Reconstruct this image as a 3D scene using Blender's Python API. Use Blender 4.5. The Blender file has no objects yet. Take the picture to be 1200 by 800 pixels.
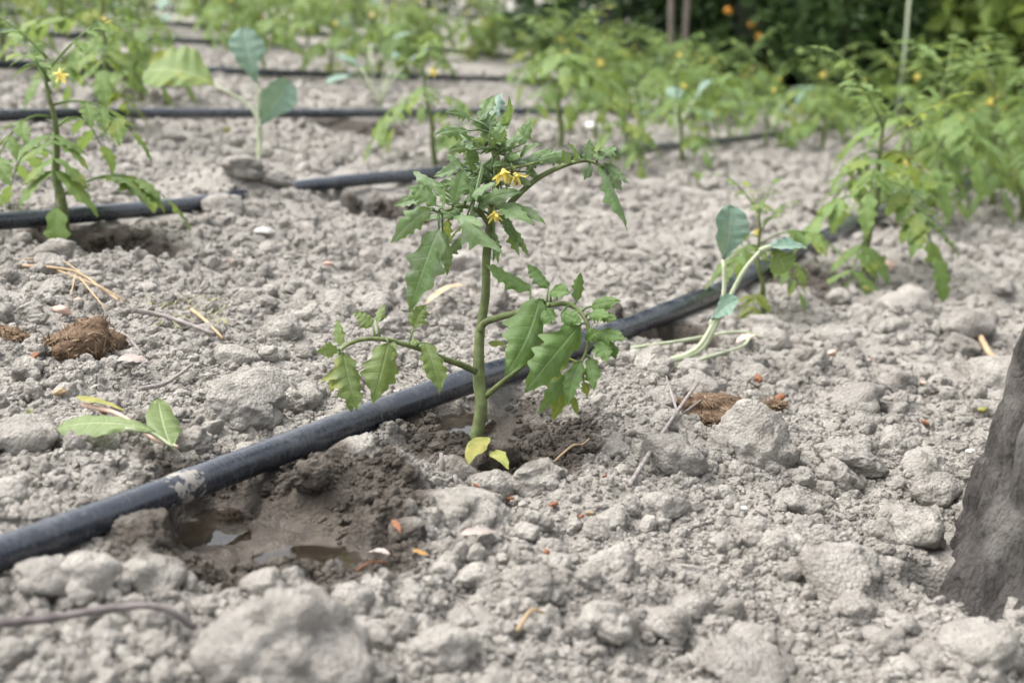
import bpy, math, random
import numpy as np
from mathutils import Vector, Matrix, Euler

# ------------------------------------------------------------------ camera, sky, sun, exposure
scene = bpy.context.scene
COL = scene.collection
F = 1700.0                       # focal length in pixels of a 1200 px wide picture
PITCH = math.atan(0.244)
SL = 0.1378                      # the field falls to the right
CZ = 0.3533
cam_d = bpy.data.cameras.new('camera')
cam = bpy.data.objects.new('camera', cam_d); COL.objects.link(cam)
cam.location = (0, 0, CZ); cam.rotation_euler = (math.radians(90) - PITCH, 0, 0)
cam_d.sensor_width = 36.0; cam_d.lens = 36.0 * F / 1200.0
cam_d.clip_start = 0.02; cam_d.clip_end = 1000
cam_d.dof.use_dof = True; cam_d.dof.focus_distance = 1.16; cam_d.dof.aperture_fstop = 7.2
scene.camera = cam

SUN_EL, SUN_AZ = math.radians(64), math.radians(-80)   # soft light from high on the left, overcast
world = bpy.data.worlds.new('World'); scene.world = world; world.use_nodes = True
nt = world.node_tree; nt.nodes.clear()
sky = nt.nodes.new('ShaderNodeTexSky'); sky.sky_type = 'NISHITA'; sky.sun_disc = False
sky.sun_elevation = SUN_EL; sky.sun_rotation = SUN_AZ
sky.dust_density = 6.0; sky.air_density = 1.0; sky.ozone_density = 1.0
wb = nt.nodes.new('ShaderNodeMixRGB'); wb.blend_type = 'MULTIPLY'; wb.inputs[0].default_value = 1
wb.inputs[2].default_value = (0.995, 1.0, 1.0, 1)
hs = nt.nodes.new('ShaderNodeHueSaturation'); hs.inputs['Saturation'].default_value = 0.25
bg = nt.nodes.new('ShaderNodeBackground'); bg.inputs[1].default_value = 0.15
wo = nt.nodes.new('ShaderNodeOutputWorld')
nt.links.new(sky.outputs[0], hs.inputs['Color']); nt.links.new(hs.outputs[0], wb.inputs[1])
nt.links.new(wb.outputs[0], bg.inputs[0]); nt.links.new(bg.outputs[0], wo.inputs[0])

sun_d = bpy.data.lights.new('sun', 'SUN'); sun_d.energy = 0.65; sun_d.angle = math.radians(70)
sun_d.color = (1, 0.95, 0.88)
sun = bpy.data.objects.new('sun', sun_d); COL.objects.link(sun)
sdir = Vector((math.sin(SUN_AZ) * math.cos(SUN_EL), math.cos(SUN_AZ) * math.cos(SUN_EL), math.sin(SUN_EL)))
sun.rotation_euler = (-sdir).to_track_quat('-Z', 'Y').to_euler(); sun.location = sdir * 20

vs = scene.view_settings
vs.view_transform = 'Standard'; vs.look = 'None'; vs.gamma = 1; vs.use_curve_mapping = False
vs.exposure = 1.53

RIGHT = Vector((1, 0, 0)); FWD = Vector((0, math.cos(PITCH), -math.sin(PITCH)))
UP = Vector((0, math.sin(PITCH), math.cos(PITCH))); CAM = Vector((0, 0, CZ))

# ------------------------------------------------------------------ noise
def rnd(ix, iy, iz, s):
    M = np.uint64(0xffffffff)
    n = (ix.astype(np.int64).astype(np.uint64) * np.uint64(73856093)) ^ (iy.astype(np.int64).astype(np.uint64) * np.uint64(19349663)) \
        ^ (iz.astype(np.int64).astype(np.uint64) * np.uint64(83492791)) ^ np.uint64((s * 2654435761) & 0xffffffff)
    n &= M
    n = ((n ^ (n >> np.uint64(15))) * np.uint64(2246822519)) & M
    n = ((n ^ (n >> np.uint64(13))) * np.uint64(3266489917)) & M
    n ^= n >> np.uint64(16)
    return n.astype(np.float64) / 4294967296.0
def vn2(x, y, s=0):
    ix, iy = np.floor(x), np.floor(y); fx, fy = x - ix, y - iy
    u = fx**3 * (fx * (fx * 6 - 15) + 10); v = fy**3 * (fy * (fy * 6 - 15) + 10); z = np.zeros_like(ix)
    a = rnd(ix, iy, z, s); b = rnd(ix + 1, iy, z, s); c = rnd(ix, iy + 1, z, s); d = rnd(ix + 1, iy + 1, z, s)
    return (a + (b - a) * u) * (1 - v) + (c + (d - c) * u) * v
def vn3(x, y, z, s=0):
    iz = np.floor(z); fz = z - iz; w = fz * fz * (3 - 2 * fz)
    def lay(k):
        ix, iy = np.floor(x), np.floor(y); fx, fy = x - ix, y - iy
        u = fx * fx * (3 - 2 * fx); v = fy * fy * (3 - 2 * fy)
        a = rnd(ix, iy, iz + k, s); b = rnd(ix + 1, iy, iz + k, s); c = rnd(ix, iy + 1, iz + k, s); d = rnd(ix + 1, iy + 1, iz + k, s)
        return (a + (b - a) * u) * (1 - v) + (c + (d - c) * u) * v
    return lay(0) * (1 - w) + lay(1) * w
def wor2(x, y, s):
    ix, iy = np.floor(x), np.floor(y); z = np.zeros_like(ix)
    F1 = np.full(x.shape, 9.0); ID = np.zeros(x.shape)
    for dx in (-1, 0, 1):
        for dy in (-1, 0, 1):
            cx, cy = ix + dx, iy + dy
            d = (cx + rnd(cx, cy, z, s) - x)**2 + (cy + rnd(cx, cy, z, s + 1) - y)**2
            m = d < F1; F1 = np.where(m, d, F1); ID = np.where(m, rnd(cx, cy, z, s + 2), ID)
    return np.sqrt(F1), ID
def wor3(x, y, z, s):
    ix, iy, iz = np.floor(x), np.floor(y), np.floor(z)
    F1 = np.full(x.shape, 9.0); ID = np.zeros(x.shape)
    for dx in (-1, 0, 1):
        for dy in (-1, 0, 1):
            for dz in (-1, 0, 1):
                cx, cy, cz = ix + dx, iy + dy, iz + dz
                d = (cx + rnd(cx, cy, cz, s) - x)**2 + (cy + rnd(cx, cy, cz, s + 1) - y)**2 + (cz + rnd(cx, cy, cz, s + 2) - z)**2
                m = d < F1; F1 = np.where(m, d, F1); ID = np.where(m, rnd(cx, cy, cz, s + 3), ID)
    return np.sqrt(F1), ID
def sstep(a, b, x):
    t = np.clip((x - a) / (b - a), 0, 1); return t * t * (3 - 2 * t)

# ------------------------------------------------------------------ the lie of the land
def low(x, y):
    return -SL * x + 0.022 * (vn2(x * 2.6 + 7, y * 2.6, 3) - .5) + 0.012 * (vn2(x * 7, y * 7 + 3, 5) - .5)
def low1(x, y):
    return float(low(np.array([x]), np.array([y]))[0])
def P(px, py, d):                # a point of the place: depth d metres along the view axis
    return CAM + d * ((px - 600) / F * RIGHT - (py - 400) / F * UP + FWD)
def G(px, py, off=0.0):          # where the sight line meets the soil (coarse relief) + off
    r = (px - 600) / F * RIGHT - (py - 400) / F * UP + FWD
    d = 595.0 / (py + 100 - .1419 * px)
    for _ in range(12):
        p = CAM + d * r
        d += (p.z - (low1(p.x, p.y) + off)) / max(.05, -r.z - SL * r.x) * .8
    return CAM + d * r
def project(p):
    v = p - CAM; d = v.dot(FWD)
    return 600 + F * v.dot(RIGHT) / d, 400 - F * v.dot(UP) / d, d

ROW_DIR = Vector((.5176, 1.012, 0)).normalized()
ROW_PERP = Vector((-ROW_DIR.y, ROW_DIR.x, 0))
R_PIPE = 0.0105
PIPE_PX = {
    0: [(-160, 704), (-60, 672), (0, 649), (100, 613), (205, 574), (300, 538), (400, 500), (470, 474), (545, 448), (600, 431), (660, 410), (740, 382), (800, 358), (845, 340), (900, 310), (960, 280), (1010, 257), (1070, 235)],
    1: [(-160, 268), (0, 259), (100, 251), (235, 238), (345, 220), (430, 210), (500, 204), (620, 190), (760, 175), (850, 165), (930, 155), (1000, 146)],
    2: [(-160, 137), (0, 135), (130, 133), (430, 133), (600, 131), (780, 128), (900, 127)],
    3: [(-160, 70), (0, 75), (150, 79), (400, 88), (590, 93), (720, 97)],
}
pipes = []                       # each: (n,3) numpy polyline
for k in range(14):
    if k in PIPE_PX:
        pts = [G(x, y, R_PIPE * (1.3 if k == 0 else 1.7)) for x, y in PIPE_PX[k]]
    else:
        y0 = -100 + 1.0 / (.001325 + .001465 * k)
        a = G(0, y0, R_PIPE)
        pts = []
        for s in np.arange(-1.2, 10.5, .6):
            q = a + ROW_DIR * s + ROW_PERP * .03 * math.sin(s * 2.1 + k)
            if q.y < (8.3 if k < 8 else 13.5): pts.append(Vector((q.x, q.y, low1(q.x, q.y) + R_PIPE * 1.8)))
    q = pts[-1]
    while q.y < 7.8:
        q = q + ROW_DIR * .6; pts.append(Vector((q.x, q.y, low1(q.x, q.y) + R_PIPE * 1.8)))
    pts = [Vector(p) for p in pts]
    # smooth resample (Catmull-Rom)
    out = []
    ext = [pts[0] * 2 - pts[1]] + pts + [pts[-1] * 2 - pts[-2]]
    for i in range(1, len(ext) - 2):
        p0, p1, p2, p3 = ext[i - 1:i + 3]
        n = max(2, int((p2 - p1).length / .05))
        for j in range(n):
            t = j / n
            out.append(.5 * ((2 * p1) + (p2 - p0) * t + (2 * p0 - 5 * p1 + 4 * p2 - p3) * t * t + (3 * p1 - p0 - 3 * p2 + p3) * t**3))
    out.append(pts[-1])
    pipes.append(np.array([tuple(p) for p in out]))
# second pipe is buried under clods for a stretch
BURY = [G(290, 229)]
def pipe_dist(x, y, which=None):
    best = np.full(x.shape, 9.0); zz = np.zeros(x.shape)
    for k, pl in enumerate(pipes):
        if which is not None and k not in which: continue
        step = 1 if k < 2 else 3
        q = pl[::step]
        for a, b in zip(q[:-1], q[1:]):
            dx, dy = b[0] - a[0], b[1] - a[1]; L2 = dx * dx + dy * dy
            if L2 < 1e-9: continue
            m = (np.abs(x - (a[0] + b[0]) / 2) < abs(dx) / 2 + .12) & (np.abs(y - (a[1] + b[1]) / 2) < abs(dy) / 2 + .12)
            if not m.any(): continue
            xm, ym = x[m], y[m]
            t = np.clip(((xm - a[0]) * dx + (ym - a[1]) * dy) / L2, 0, 1)
            d = np.hypot(xm - a[0] - t * dx, ym - a[1] - t * dy)
            bm = best[m]; zm = zz[m]; c = d < bm
            bm[c] = d[c]; zm[c] = (a[2] + t * (b[2] - a[2]))[c]
            best[m] = bm; zz[m] = zm
    return best, zz

# hollows: centre, radii along x/y, floor depth below the coarse relief, how smooth the floor is
pA, pA2, pB, pB2, pB3 = G(590, 508, -.02), G(541, 500, -.024), G(300, 645, -.012), G(368, 668, -.012), G(248, 602, -.012)
HOLLOWS = [
    (pA.x, pA.y, .066, .078, low1(pA.x, pA.y) - .022, .5),
    (pA2.x, pA2.y, .026, .040, low1(pA2.x, pA2.y) - .027, .06),
    (pB.x, pB.y, .060, .064, low1(pB.x, pB.y) - .013, .08),
    (pB2.x, pB2.y, .050, .034, low1(pB.x, pB.y) - .014, .08),
    (pB3.x, pB3.y, .032, .044, low1(pB.x, pB.y) - .015, .06),
]
h2 = G(1120, 690); HOLLOWS.append((h2.x, h2.y, .03, .05, low1(h2.x, h2.y) - .05, .8))
h3 = G(125, 285); HOLLOWS.append((h3.x, h3.y, .10, .05, low1(h3.x, h3.y) - .03, .7))
h4 = G(320, 292); HOLLOWS.append((h4.x, h4.y, .04, .03, low1(h4.x, h4.y) - .03, .7))
h5 = G(455, 250); HOLLOWS.append((h5.x, h5.y, .10, .07, low1(h5.x, h5.y) - .03, .6))
h6 = G(790, 398); HOLLOWS.append((h6.x, h6.y, .07, .05, low1(h6.x, h6.y) - .025, .7))
MOUNDS = []                       # x, y, radius, height
for px, py, rpx, hh in [(290, 232, 74, .044), (455, 580, 55, .020), (375, 578, 45, .024), (470, 640, 45, .014), (820, 555, 90, .014), (200, 740, 90, .012), (700, 590, 90, .012),
                        (1050, 400, 80, .02), (900, 520, 60, .012), (60, 480, 80, .012), (280, 500, 45, .010), (600, 700, 120, .008), (940, 650, 80, .014)]:
    g = G(px, py); MOUNDS.append((g.x, g.y, rpx / F * g.y, hh))

def ground(x, y, sp):
    z = low(x, y)
    def fade(sc): return np.clip((sc / sp - 2.2) / 3, 0, 1)
    base = z.copy()
    for cx, cy, r, hh in MOUNDS:
        z = z + hh * np.exp(-((x - cx)**2 + (y - cy)**2) / (r * r) * 1.3)
    rough = .38 + 1.15 * vn2(x * 6 + 1, y * 6, 11)
    wx = x + .012 * (vn2(x * 45, y * 45, 12) - .5); wy = y + .012 * (vn2(x * 45 + 9, y * 45, 13) - .5)
    det = np.zeros_like(z)
    for i, (sc, am) in enumerate([(.085, .015), (.040, .012), (.019, .0068), (.0095, .0034), (.005, .0016)]):
        f = fade(sc)
        idx = f > 0.01
        if not idx.any(): continue
        Fd, ID = wor2(wx[idx] / sc + 3 * i, wy[idx] / sc, 20 + 5 * i)
        b = np.sqrt(np.clip(1 - (Fd / .78)**2, 0, 1)) * (.35 + .65 * ID)
        det[idx] += am * rough[idx] * f[idx] * (b - .42)
    det += .003 * fade(.02) * (vn2(x * 90, y * 90, 15) - .5)
    mud = np.zeros_like(z)
    for cx, cy, rx, ry, fl, sm in HOLLOWS:
        near = (np.abs(x - cx) < rx * 2) & (np.abs(y - cy) < ry * 2)
        if not near.any(): continue
        xm, ym = x[near], y[near]
        r = np.hypot((xm - cx) / rx, (ym - cy) / ry) + .5 * (vn2(xm * 40, ym * 40, 31) - .5) + .25 * (vn2(xm * 110, ym * 110, 32) - .5)
        m = 1 - sstep(.72, 1.22, r)
        tgt = fl + .005 * (vn2(xm * 38, ym * 38, 33) - .5) + .002 * (vn2(xm * 150, ym * 150, 34) - .5)
        z[near] = z[near] * (1 - m) + np.minimum(tgt, z[near]) * m
        det[near] *= 1 - m * (1 - sm)
        mud[near] = np.maximum(mud[near], m * (1 - sm))
    z = z + det
    d, zc = pipe_dist(x, y)
    bury = np.ones_like(z)
    for g in BURY:
        bury *= sstep(.05, .12, np.hypot(x - g.x, y - g.y))
    m = (1 - sstep(.010, .034 + .03 * np.clip(y - 1.5, 0, 1), d)) * bury
    tgt = zc - R_PIPE * 1.15 + .25 * det
    z = np.where(d < .1, z + m * (np.minimum(z, tgt) - z), z)
    return z, mud

def Hz(x, y, sp=.0022):
    return ground(np.atleast_1d(np.asarray(x, float)), np.atleast_1d(np.asarray(y, float)), np.full(np.atleast_1d(x).shape, sp))[0]
def on_ground(px, py, off=0.0):
    g = G(px, py); g.z = float(Hz(g.x, g.y)[0]) + off; return g

# ------------------------------------------------------------------ materials
def new_mat(name):
    m = bpy.data.materials.new(name); m.use_nodes = True; m.node_tree.nodes.clear(); return m, m.node_tree
def nd(t, typ, **kw):
    n = t.nodes.new(typ)
    for k, v in kw.items():
        if k.startswith('i_'): n.inputs[k[2:].replace('_', ' ')].default_value = v
        elif k[0] == 'n' and k[1:].isdigit(): n.inputs[int(k[1:])].default_value = v
        else: setattr(n, k, v)
    return n
def math_n(t, op, a, b=None, c=None):
    n = t.nodes.new('ShaderNodeMath'); n.operation = op
    for i, v in enumerate((a, b, c)):
        if v is None: continue
        if isinstance(v, (int, float)): n.inputs[i].default_value = v
        else: t.links.new(v, n.inputs[i])
    return n.outputs[0]
def maprange(t, v, a, b, c=0.0, d=1.0, smooth=True):
    n = t.nodes.new('ShaderNodeMapRange'); n.interpolation_type = 'SMOOTHSTEP' if smooth else 'LINEAR'
    t.links.new(v, n.inputs[0])
    for i, q in enumerate((a, b, c, d)): n.inputs[i + 1].default_value = q
    return n.outputs[0]
def mixc(t, f, a, b, mode='MIX'):
    n = t.nodes.new('ShaderNodeMixRGB'); n.blend_type = mode
    for i, v in enumerate((f, a, b)):
        if isinstance(v, (int, float)): n.inputs[i].default_value = v
        elif isinstance(v, tuple): n.inputs[i].default_value = v + (1,) if len(v) == 3 else v
        else: t.links.new(v, n.inputs[i])
    return n.outputs[0]
def noise(t, vec, scale, detail=3, rough=.55, dist=0.0):
    n = nd(t, 'ShaderNodeTexNoise', i_Scale=scale, i_Detail=detail, i_Roughness=rough, i_Distortion=dist)
    if vec is not None: t.links.new(vec, n.inputs['Vector'])
    return n.outputs['Fac']
def finish(t, surf):
    o = t.nodes.new('ShaderNodeOutputMaterial'); t.links.new(surf, o.inputs[0])

wetC = []
def wet_at(px, py, rx, ry, off=0.0):
    g = G(px, py, off); wetC.append((g.x, g.y, rx, ry))
wet_at(585, 500, .095, .125); wet_at(300, 640, .098, .095); wet_at(265, 590, .06, .085); wet_at(420, 610, .055, .075); wet_at(250, 590, .035, .05); wet_at(400, 665, .06, .03)
wet_at(780, 390, .075, .07); wet_at(450, 245, .09, .07); wet_at(120, 275, .10, .05); wet_at(350, 560, .045, .05)
wet_at(420, 150, .14, .12); wet_at(150, 93, .2, .2); wet_at(930, 330, .09, .08); wet_at(690, 205, .08, .06); wet_at(1000, 262, .12, .08)

def soil_material(name, kind='soil'):
    m, t = new_mat(name)
    geo = nd(t, 'ShaderNodeNewGeometry'); pos = geo.outputs['Position']
    n1 = noise(t, pos, 9, 4); n2 = noise(t, pos, 55, 4, .6); n3 = noise(t, pos, 420, 3, .65); n4 = noise(t, pos, 1500, 2, .6)
    c = mixc(t, maprange(t, n1, .3, .7), (.262, .246, .221), (.338, .320, .293))
    c = mixc(t, maprange(t, n2, .35, .68), c, (.405, .385, .355))
    c = mixc(t, maprange(t, n3, .50, .72, 0, .55), c, (.135, .121, .107))
    c = mixc(t, maprange(t, n4, .62, .72, 0, .6), c, (.52, .50, .475))
    oi = nd(t, 'ShaderNodeObjectInfo')
    c = mixc(t, 1.0, c, mixc(t, oi.outputs['Random'], (.86, .85, .84), (1.10, 1.09, 1.07)), 'MULTIPLY')
    if kind == 'soil':
        wet = None
        sep = nd(t, 'ShaderNodeSeparateXYZ'); t.links.new(pos, sep.inputs[0])
        nw = math_n(t, 'ADD', math_n(t, 'MULTIPLY', noise(t, pos, 30, 3), .9), math_n(t, 'MULTIPLY', n3, .3))
        for cx, cy, rx, ry in wetC:
            dx = math_n(t, 'DIVIDE', math_n(t, 'SUBTRACT', sep.outputs[0], cx), rx)
            dy = math_n(t, 'DIVIDE', math_n(t, 'SUBTRACT', sep.outputs[1], cy), ry)
            d = math_n(t, 'SQRT', math_n(t, 'ADD', math_n(t, 'MULTIPLY', dx, dx), math_n(t, 'MULTIPLY', dy, dy)))
            wet = d if wet is None else math_n(t, 'MINIMUM', wet, d)
        wet = maprange(t, math_n(t, 'ADD', wet, math_n(t, 'SUBTRACT', nw, .6)), 1.12, .72)
        at = nd(t, 'ShaderNodeAttribute', attribute_name='mud')
        mud = at.outputs['Fac']
        wetcol = mixc(t, maprange(t, n2, .3, .7), (.060, .049, .038), (.100, .084, .067))
        wetcol = mixc(t, mud, wetcol, mixc(t, maprange(t, n2, .4, .6), (.046, .037, .029), (.078, .064, .051)))
        c = mixc(t, wet, c, wetcol)
        rough = math_n(t, 'SUBTRACT', .97, math_n(t, 'MULTIPLY', wet, math_n(t, 'ADD', .25, math_n(t, 'MULTIPLY', mud, .36))))
    hgt = math_n(t, 'ADD', math_n(t, 'MULTIPLY', n3, 1.0), math_n(t, 'MULTIPLY', n4, .45))
    v = nd(t, 'ShaderNodeTexVoronoi', i_Scale=330.0); t.links.new(pos, v.inputs['Vector'])
    hgt = math_n(t, 'SUBTRACT', hgt, math_n(t, 'MULTIPLY', v.outputs['Distance'], .7))
    bump = nd(t, 'ShaderNodeBump', i_Strength=.9, i_Distance=.0055); t.links.new(hgt, bump.inputs['Height'])
    if kind == 'soil':
        t.links.new(math_n(t, 'SUBTRACT', .75, math_n(t, 'MULTIPLY', mud, .35)), bump.inputs['Strength'])
    b = nd(t, 'ShaderNodeBsdfPrincipled'); b.inputs['Specular IOR Level'].default_value = .25
    t.links.new(c, b.inputs['Base Color']); t.links.new(bump.outputs[0], b.inputs['Normal'])
    if kind == 'soil':
        t.links.new(rough, b.inputs['Roughness'])
        t.links.new(math_n(t, 'ADD', .2, math_n(t, 'MULTIPLY', wet, .15)), b.inputs['Specular IOR Level'])
    else: b.inputs['Roughness'].default_value = .95
    finish(t, b.outputs[0]); return m
M_SOIL = soil_material('soil')

def leaf_material(name, c0, c1, under, vein, transl=.28, spec=.35, rough=.55, yellow=0.0, dust=.0):
    m, t = new_mat(name)
    uv = nd(t, 'ShaderNodeUVMap', uv_map='UVMap'); sep = nd(t, 'ShaderNodeSeparateXYZ'); t.links.new(uv.outputs[0], sep.inputs[0])
    geo = nd(t, 'ShaderNodeNewGeometry'); oi = nd(t, 'ShaderNodeObjectInfo')
    n1 = noise(t, geo.outputs['Position'], 38, 3); n2 = noise(t, geo.outputs['Position'], 260, 3)
    c = mixc(t, maprange(t, n1, .3, .7), c0, c1)
    c = mixc(t, math_n(t, 'MULTIPLY', oi.outputs['Random'], .55), c, tuple(x * .72 for x in c0))
    c = mixc(t, maprange(t, n2, .4, .7, 0, .25), c, tuple(x * 1.35 for x in c1))
    if dust: c = mixc(t, maprange(t, noise(t, geo.outputs['Position'], 90, 4), .42, .7, 0, dust), c, (.30, .33, .28))
    if yellow: c = mixc(t, maprange(t, noise(t, geo.outputs['Position'], 24, 2), .52, .66, 0, yellow), c, (.34, .33, .05))
    au = math_n(t, 'ABSOLUTE', math_n(t, 'SUBTRACT', math_n(t, 'MULTIPLY', sep.outputs[0], 2), 1))
    mid = maprange(t, au, .10, .03)
    ph = math_n(t, 'ABSOLUTE', math_n(t, 'SUBTRACT', math_n(t, 'FRACT', math_n(t, 'MULTIPLY', sep.outputs[1], 7.0)), .5))
    side = math_n(t, 'MULTIPLY', maprange(t, ph, .09, .02), maprange(t, au, .95, .6))
    vv = math_n(t, 'MAXIMUM', mid, math_n(t, 'MULTIPLY', side, .55))
    c = mixc(t, math_n(t, 'MULTIPLY', vv, .38), c, vein)
    c = mixc(t, geo.outputs['Backfacing'], c, under)
    hgt = math_n(t, 'SUBTRACT', math_n(t, 'MULTIPLY', n2, .5), math_n(t, 'MULTIPLY', vv, .8))
    bump = nd(t, 'ShaderNodeBump', i_Strength=.5, i_Distance=.0012); t.links.new(hgt, bump.inputs['Height'])
    b = nd(t, 'ShaderNodeBsdfPrincipled'); b.inputs['Roughness'].default_value = rough; b.inputs['Specular IOR Level'].default_value = spec
    t.links.new(c, b.inputs['Base Color']); t.links.new(bump.outputs[0], b.inputs['Normal'])
    tr = nd(t, 'ShaderNodeBsdfTranslucent'); t.links.new(mixc(t, .5, c, (.30, .42, .05)), tr.inputs[0])
    mx = nd(t, 'ShaderNodeMixShader'); mx.inputs[0].default_value = transl
    t.links.new(b.outputs[0], mx.inputs[1]); t.links.new(tr.outputs[0], mx.inputs[2])
    finish(t, mx.outputs[0]); return m
def plain(name, c0, c1, rough=.7, scale=60, spec=.3, bumpd=.001, bscale=400, transl=0):
    m, t = new_mat(name)
    geo = nd(t, 'ShaderNodeNewGeometry')
    c = mixc(t, maprange(t, noise(t, geo.outputs['Position'], scale, 4), .32, .68), c0, c1)
    bump = nd(t, 'ShaderNodeBump', i_Strength=.6, i_Distance=bumpd); t.links.new(noise(t, geo.outputs['Position'], bscale, 4), bump.inputs['Height'])
    b = nd(t, 'ShaderNodeBsdfPrincipled'); b.inputs['Roughness'].default_value = rough; b.inputs['Specular IOR Level'].default_value = spec
    t.links.new(c, b.inputs['Base Color']); t.links.new(bump.outputs[0], b.inputs['Normal'])
    s = b.outputs[0]
    if transl:
        tr = nd(t, 'ShaderNodeBsdfTranslucent'); t.links.new(c, tr.inputs[0])
        mx = nd(t, 'ShaderNodeMixShader'); mx.inputs[0].default_value = transl
        t.links.new(s, mx.inputs[1]); t.links.new(tr.outputs[0], mx.inputs[2]); s = mx.outputs[0]
    finish(t, s); return m
M_LEAF = leaf_material('tomato_leaf', (.074, .142, .032), (.110, .190, .048), (.15, .21, .10), (.19, .27, .12), dust=.12)
M_LEAFLOW = leaf_material('tomato_leaf_low', (.115, .165, .045), (.155, .210, .060), (.15, .21, .10), (.20, .27, .12), dust=.12, yellow=.45)
M_LEAFTOP = leaf_material('tomato_leaf_dusty', (.086, .155, .050), (.132, .210, .080), (.17, .23, .12), (.22, .30, .16), dust=.38)
M_LEAFY = leaf_material('tomato_leaf_yellowing', (.15, .20, .035), (.25, .29, .05), (.24, .28, .08), (.32, .34, .10), transl=.35)
M_LEAFF = leaf_material('tomato_leaf_field', (.112, .185, .046), (.165, .248, .075), (.18, .25, .10), (.2, .28, .12), transl=.35, yellow=.3)
M_BRAS = leaf_material('brassica_leaf', (.120, .215, .165), (.180, .275, .225), (.20, .29, .18), (.32, .40, .30), transl=.2, dust=.3)
M_BRASG = leaf_material('brassica_leaf_green', (.14, .21, .07), (.20, .27, .09), (.22, .29, .12), (.34, .38, .20), transl=.3, yellow=.5)
M_STEM = plain('tomato_stem', (.098, .118, .046), (.165, .205, .078), .65, 110, .3, .0012, 700)
M_BSTEM = plain('brassica_stem', (.33, .38, .24), (.44, .47, .33), .55, 60)
M_PETAL = plain('flower_petal', (.80, .66, .14), (.86, .75, .26), .6, 200, transl=.3)
M_FALLEN = plain('fallen_leaf_yellow', (.29, .26, .075), (.19, .21, .055), .7, 90, transl=.2)
M_STRAW = plain('straw', (.30, .215, .125), (.40, .30, .185), .7, 120)
M_TWIG = plain('twig', (.19, .165, .155), (.30, .27, .255), .85, 150)
M_DRYLEAF = plain('dry_leaf', (.50, .40, .28), (.36, .27, .17), .8, 120, transl=.1)
M_GREYLEAF = plain('grey_dry_leaf', (.34, .29, .26), (.25, .215, .195), .8, 120)
M_RUST = plain('rusty_flake', (.16, .066, .034), (.22, .10, .05), .75, 300)
M_PINK = plain('pinkish_flake', (.60, .45, .38), (.52, .36, .28), .8, 200)
M_MANURE = plain('manure', (.085, .056, .038), (.165, .112, .075), .95, 160, .1, .003, 500)
M_FIBRE = plain('manure_fibre', (.30, .22, .14), (.14, .095, .06), .9, 300)
M_SHELL = plain('white_fleck', (.48, .46, .43), (.56, .54, .51), .7, 200)

# ------------------------------------------------------------------ mesh helpers
def mesh_of(name, V, Fc, mat, uvs=None, smooth=True):
    me = bpy.data.meshes.new(name); me.from_pydata([tuple(v) for v in V], [], Fc)
    if mat: me.materials.append(mat)
    if smooth: me.polygons.foreach_set('use_smooth', [True] * len(me.polygons))
    if uvs is not None:
        l = me.uv_layers.new(name='UVMap')
        idx = np.zeros(len(me.loops), dtype=np.int32); me.loops.foreach_get('vertex_index', idx)
        l.data.foreach_set('uv', np.asarray(uvs, dtype=np.float32)[idx].ravel())
    me.update(); return me
def obj(name, me, parent=None, loc=None):
    o = bpy.data.objects.new(name, me); COL.objects.link(o)
    if parent is not None:
        o.parent = parent
    if loc is not None: o.location = loc
    return o
def tag(o, label=None, cat=None, group=None, kind=None):
    if label: o['label'] = label
    if cat: o['category'] = cat
    if group: o['group'] = group
    if kind: o['kind'] = kind
    return o
def thing(name, loc, label, cat, group=None, rz=0.0):
    o = bpy.data.objects.new(name, None); COL.objects.link(o); o.location = loc; o.rotation_euler = (0, 0, rz); o.empty_display_size = .05
    return tag(o, label, cat, group)
class MB:
    def __init__(s): s.V = []; s.F = []; s.U = []
    def add(s, V, Fc, U=None):
        n = len(s.V); s.V += [tuple(v) for v in V]; s.F += [tuple(i + n for i in f) for f in Fc]
        s.U += list(U) if U is not None else [(.5, .5)] * len(V)
    def build(s, name, mat, parent=None, off=None, smooth=True):
        V = s.V if off is None else [(v[0] - off[0], v[1] - off[1], v[2] - off[2]) for v in s.V]
        return obj(name, mesh_of(name, V, s.F, mat, s.U, smooth), parent)
def catmull(pts, per=5):
    pts = [Vector(p) for p in pts]
    if len(pts) < 3: 
        return [pts[0].lerp(pts[-1], i / (per)) for i in range(per + 1)]
    ext = [pts[0] * 2 - pts[1]] + pts + [pts[-1] * 2 - pts[-2]]; out = []
    for i in range(1, len(ext) - 2):
        p0, p1, p2, p3 = ext[i - 1:i + 3]
        for j in range(per):
            t = j / per
            out.append(.5 * ((2 * p1) + (p2 - p0) * t + (2 * p0 - 5 * p1 + 4 * p2 - p3) * t * t + (3 * p1 - p0 - 3 * p2 + p3) * t**3))
    return out + [pts[-1]]
def tube(mb, pts, radii, n=8, jit=0.0, rg=random):
    pts = [Vector(p) for p in pts]; m = len(pts)
    if isinstance(radii, (int, float)): radii = [radii] * m
    if len(radii) != m: radii = list(np.interp(np.linspace(0, 1, m), np.linspace(0, 1, len(radii)), radii))
    V = []; t0 = (pts[1] - pts[0]).normalized(); a = t0.orthogonal().normalized()
    for i in range(m):
        t = (pts[min(i + 1, m - 1)] - pts[max(i - 1, 0)]).normalized()
        a = (a - t * a.dot(t)).normalized(); b = t.cross(a)
        for j in range(n):
            w = 2 * math.pi * j / n; r = radii[i] * (1 + (rg.uniform(-jit, jit) if jit else 0))
            V.append(pts[i] + (a * math.cos(w) + b * math.sin(w)) * r)
    Fc = [(i * n + j, i * n + (j + 1) % n, (i + 1) * n + (j + 1) % n, (i + 1) * n + j) for i in range(m - 1) for j in range(n)]
    V += [pts[0], pts[-1]]
    Fc += [(m * n, (j + 1) % n, j) for j in range(n)] + [(m * n + 1, (m - 1) * n + j, (m - 1) * n + (j + 1) % n) for j in range(n)]
    mb.add(V, Fc, [(.5, .5)] * len(V))
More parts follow.
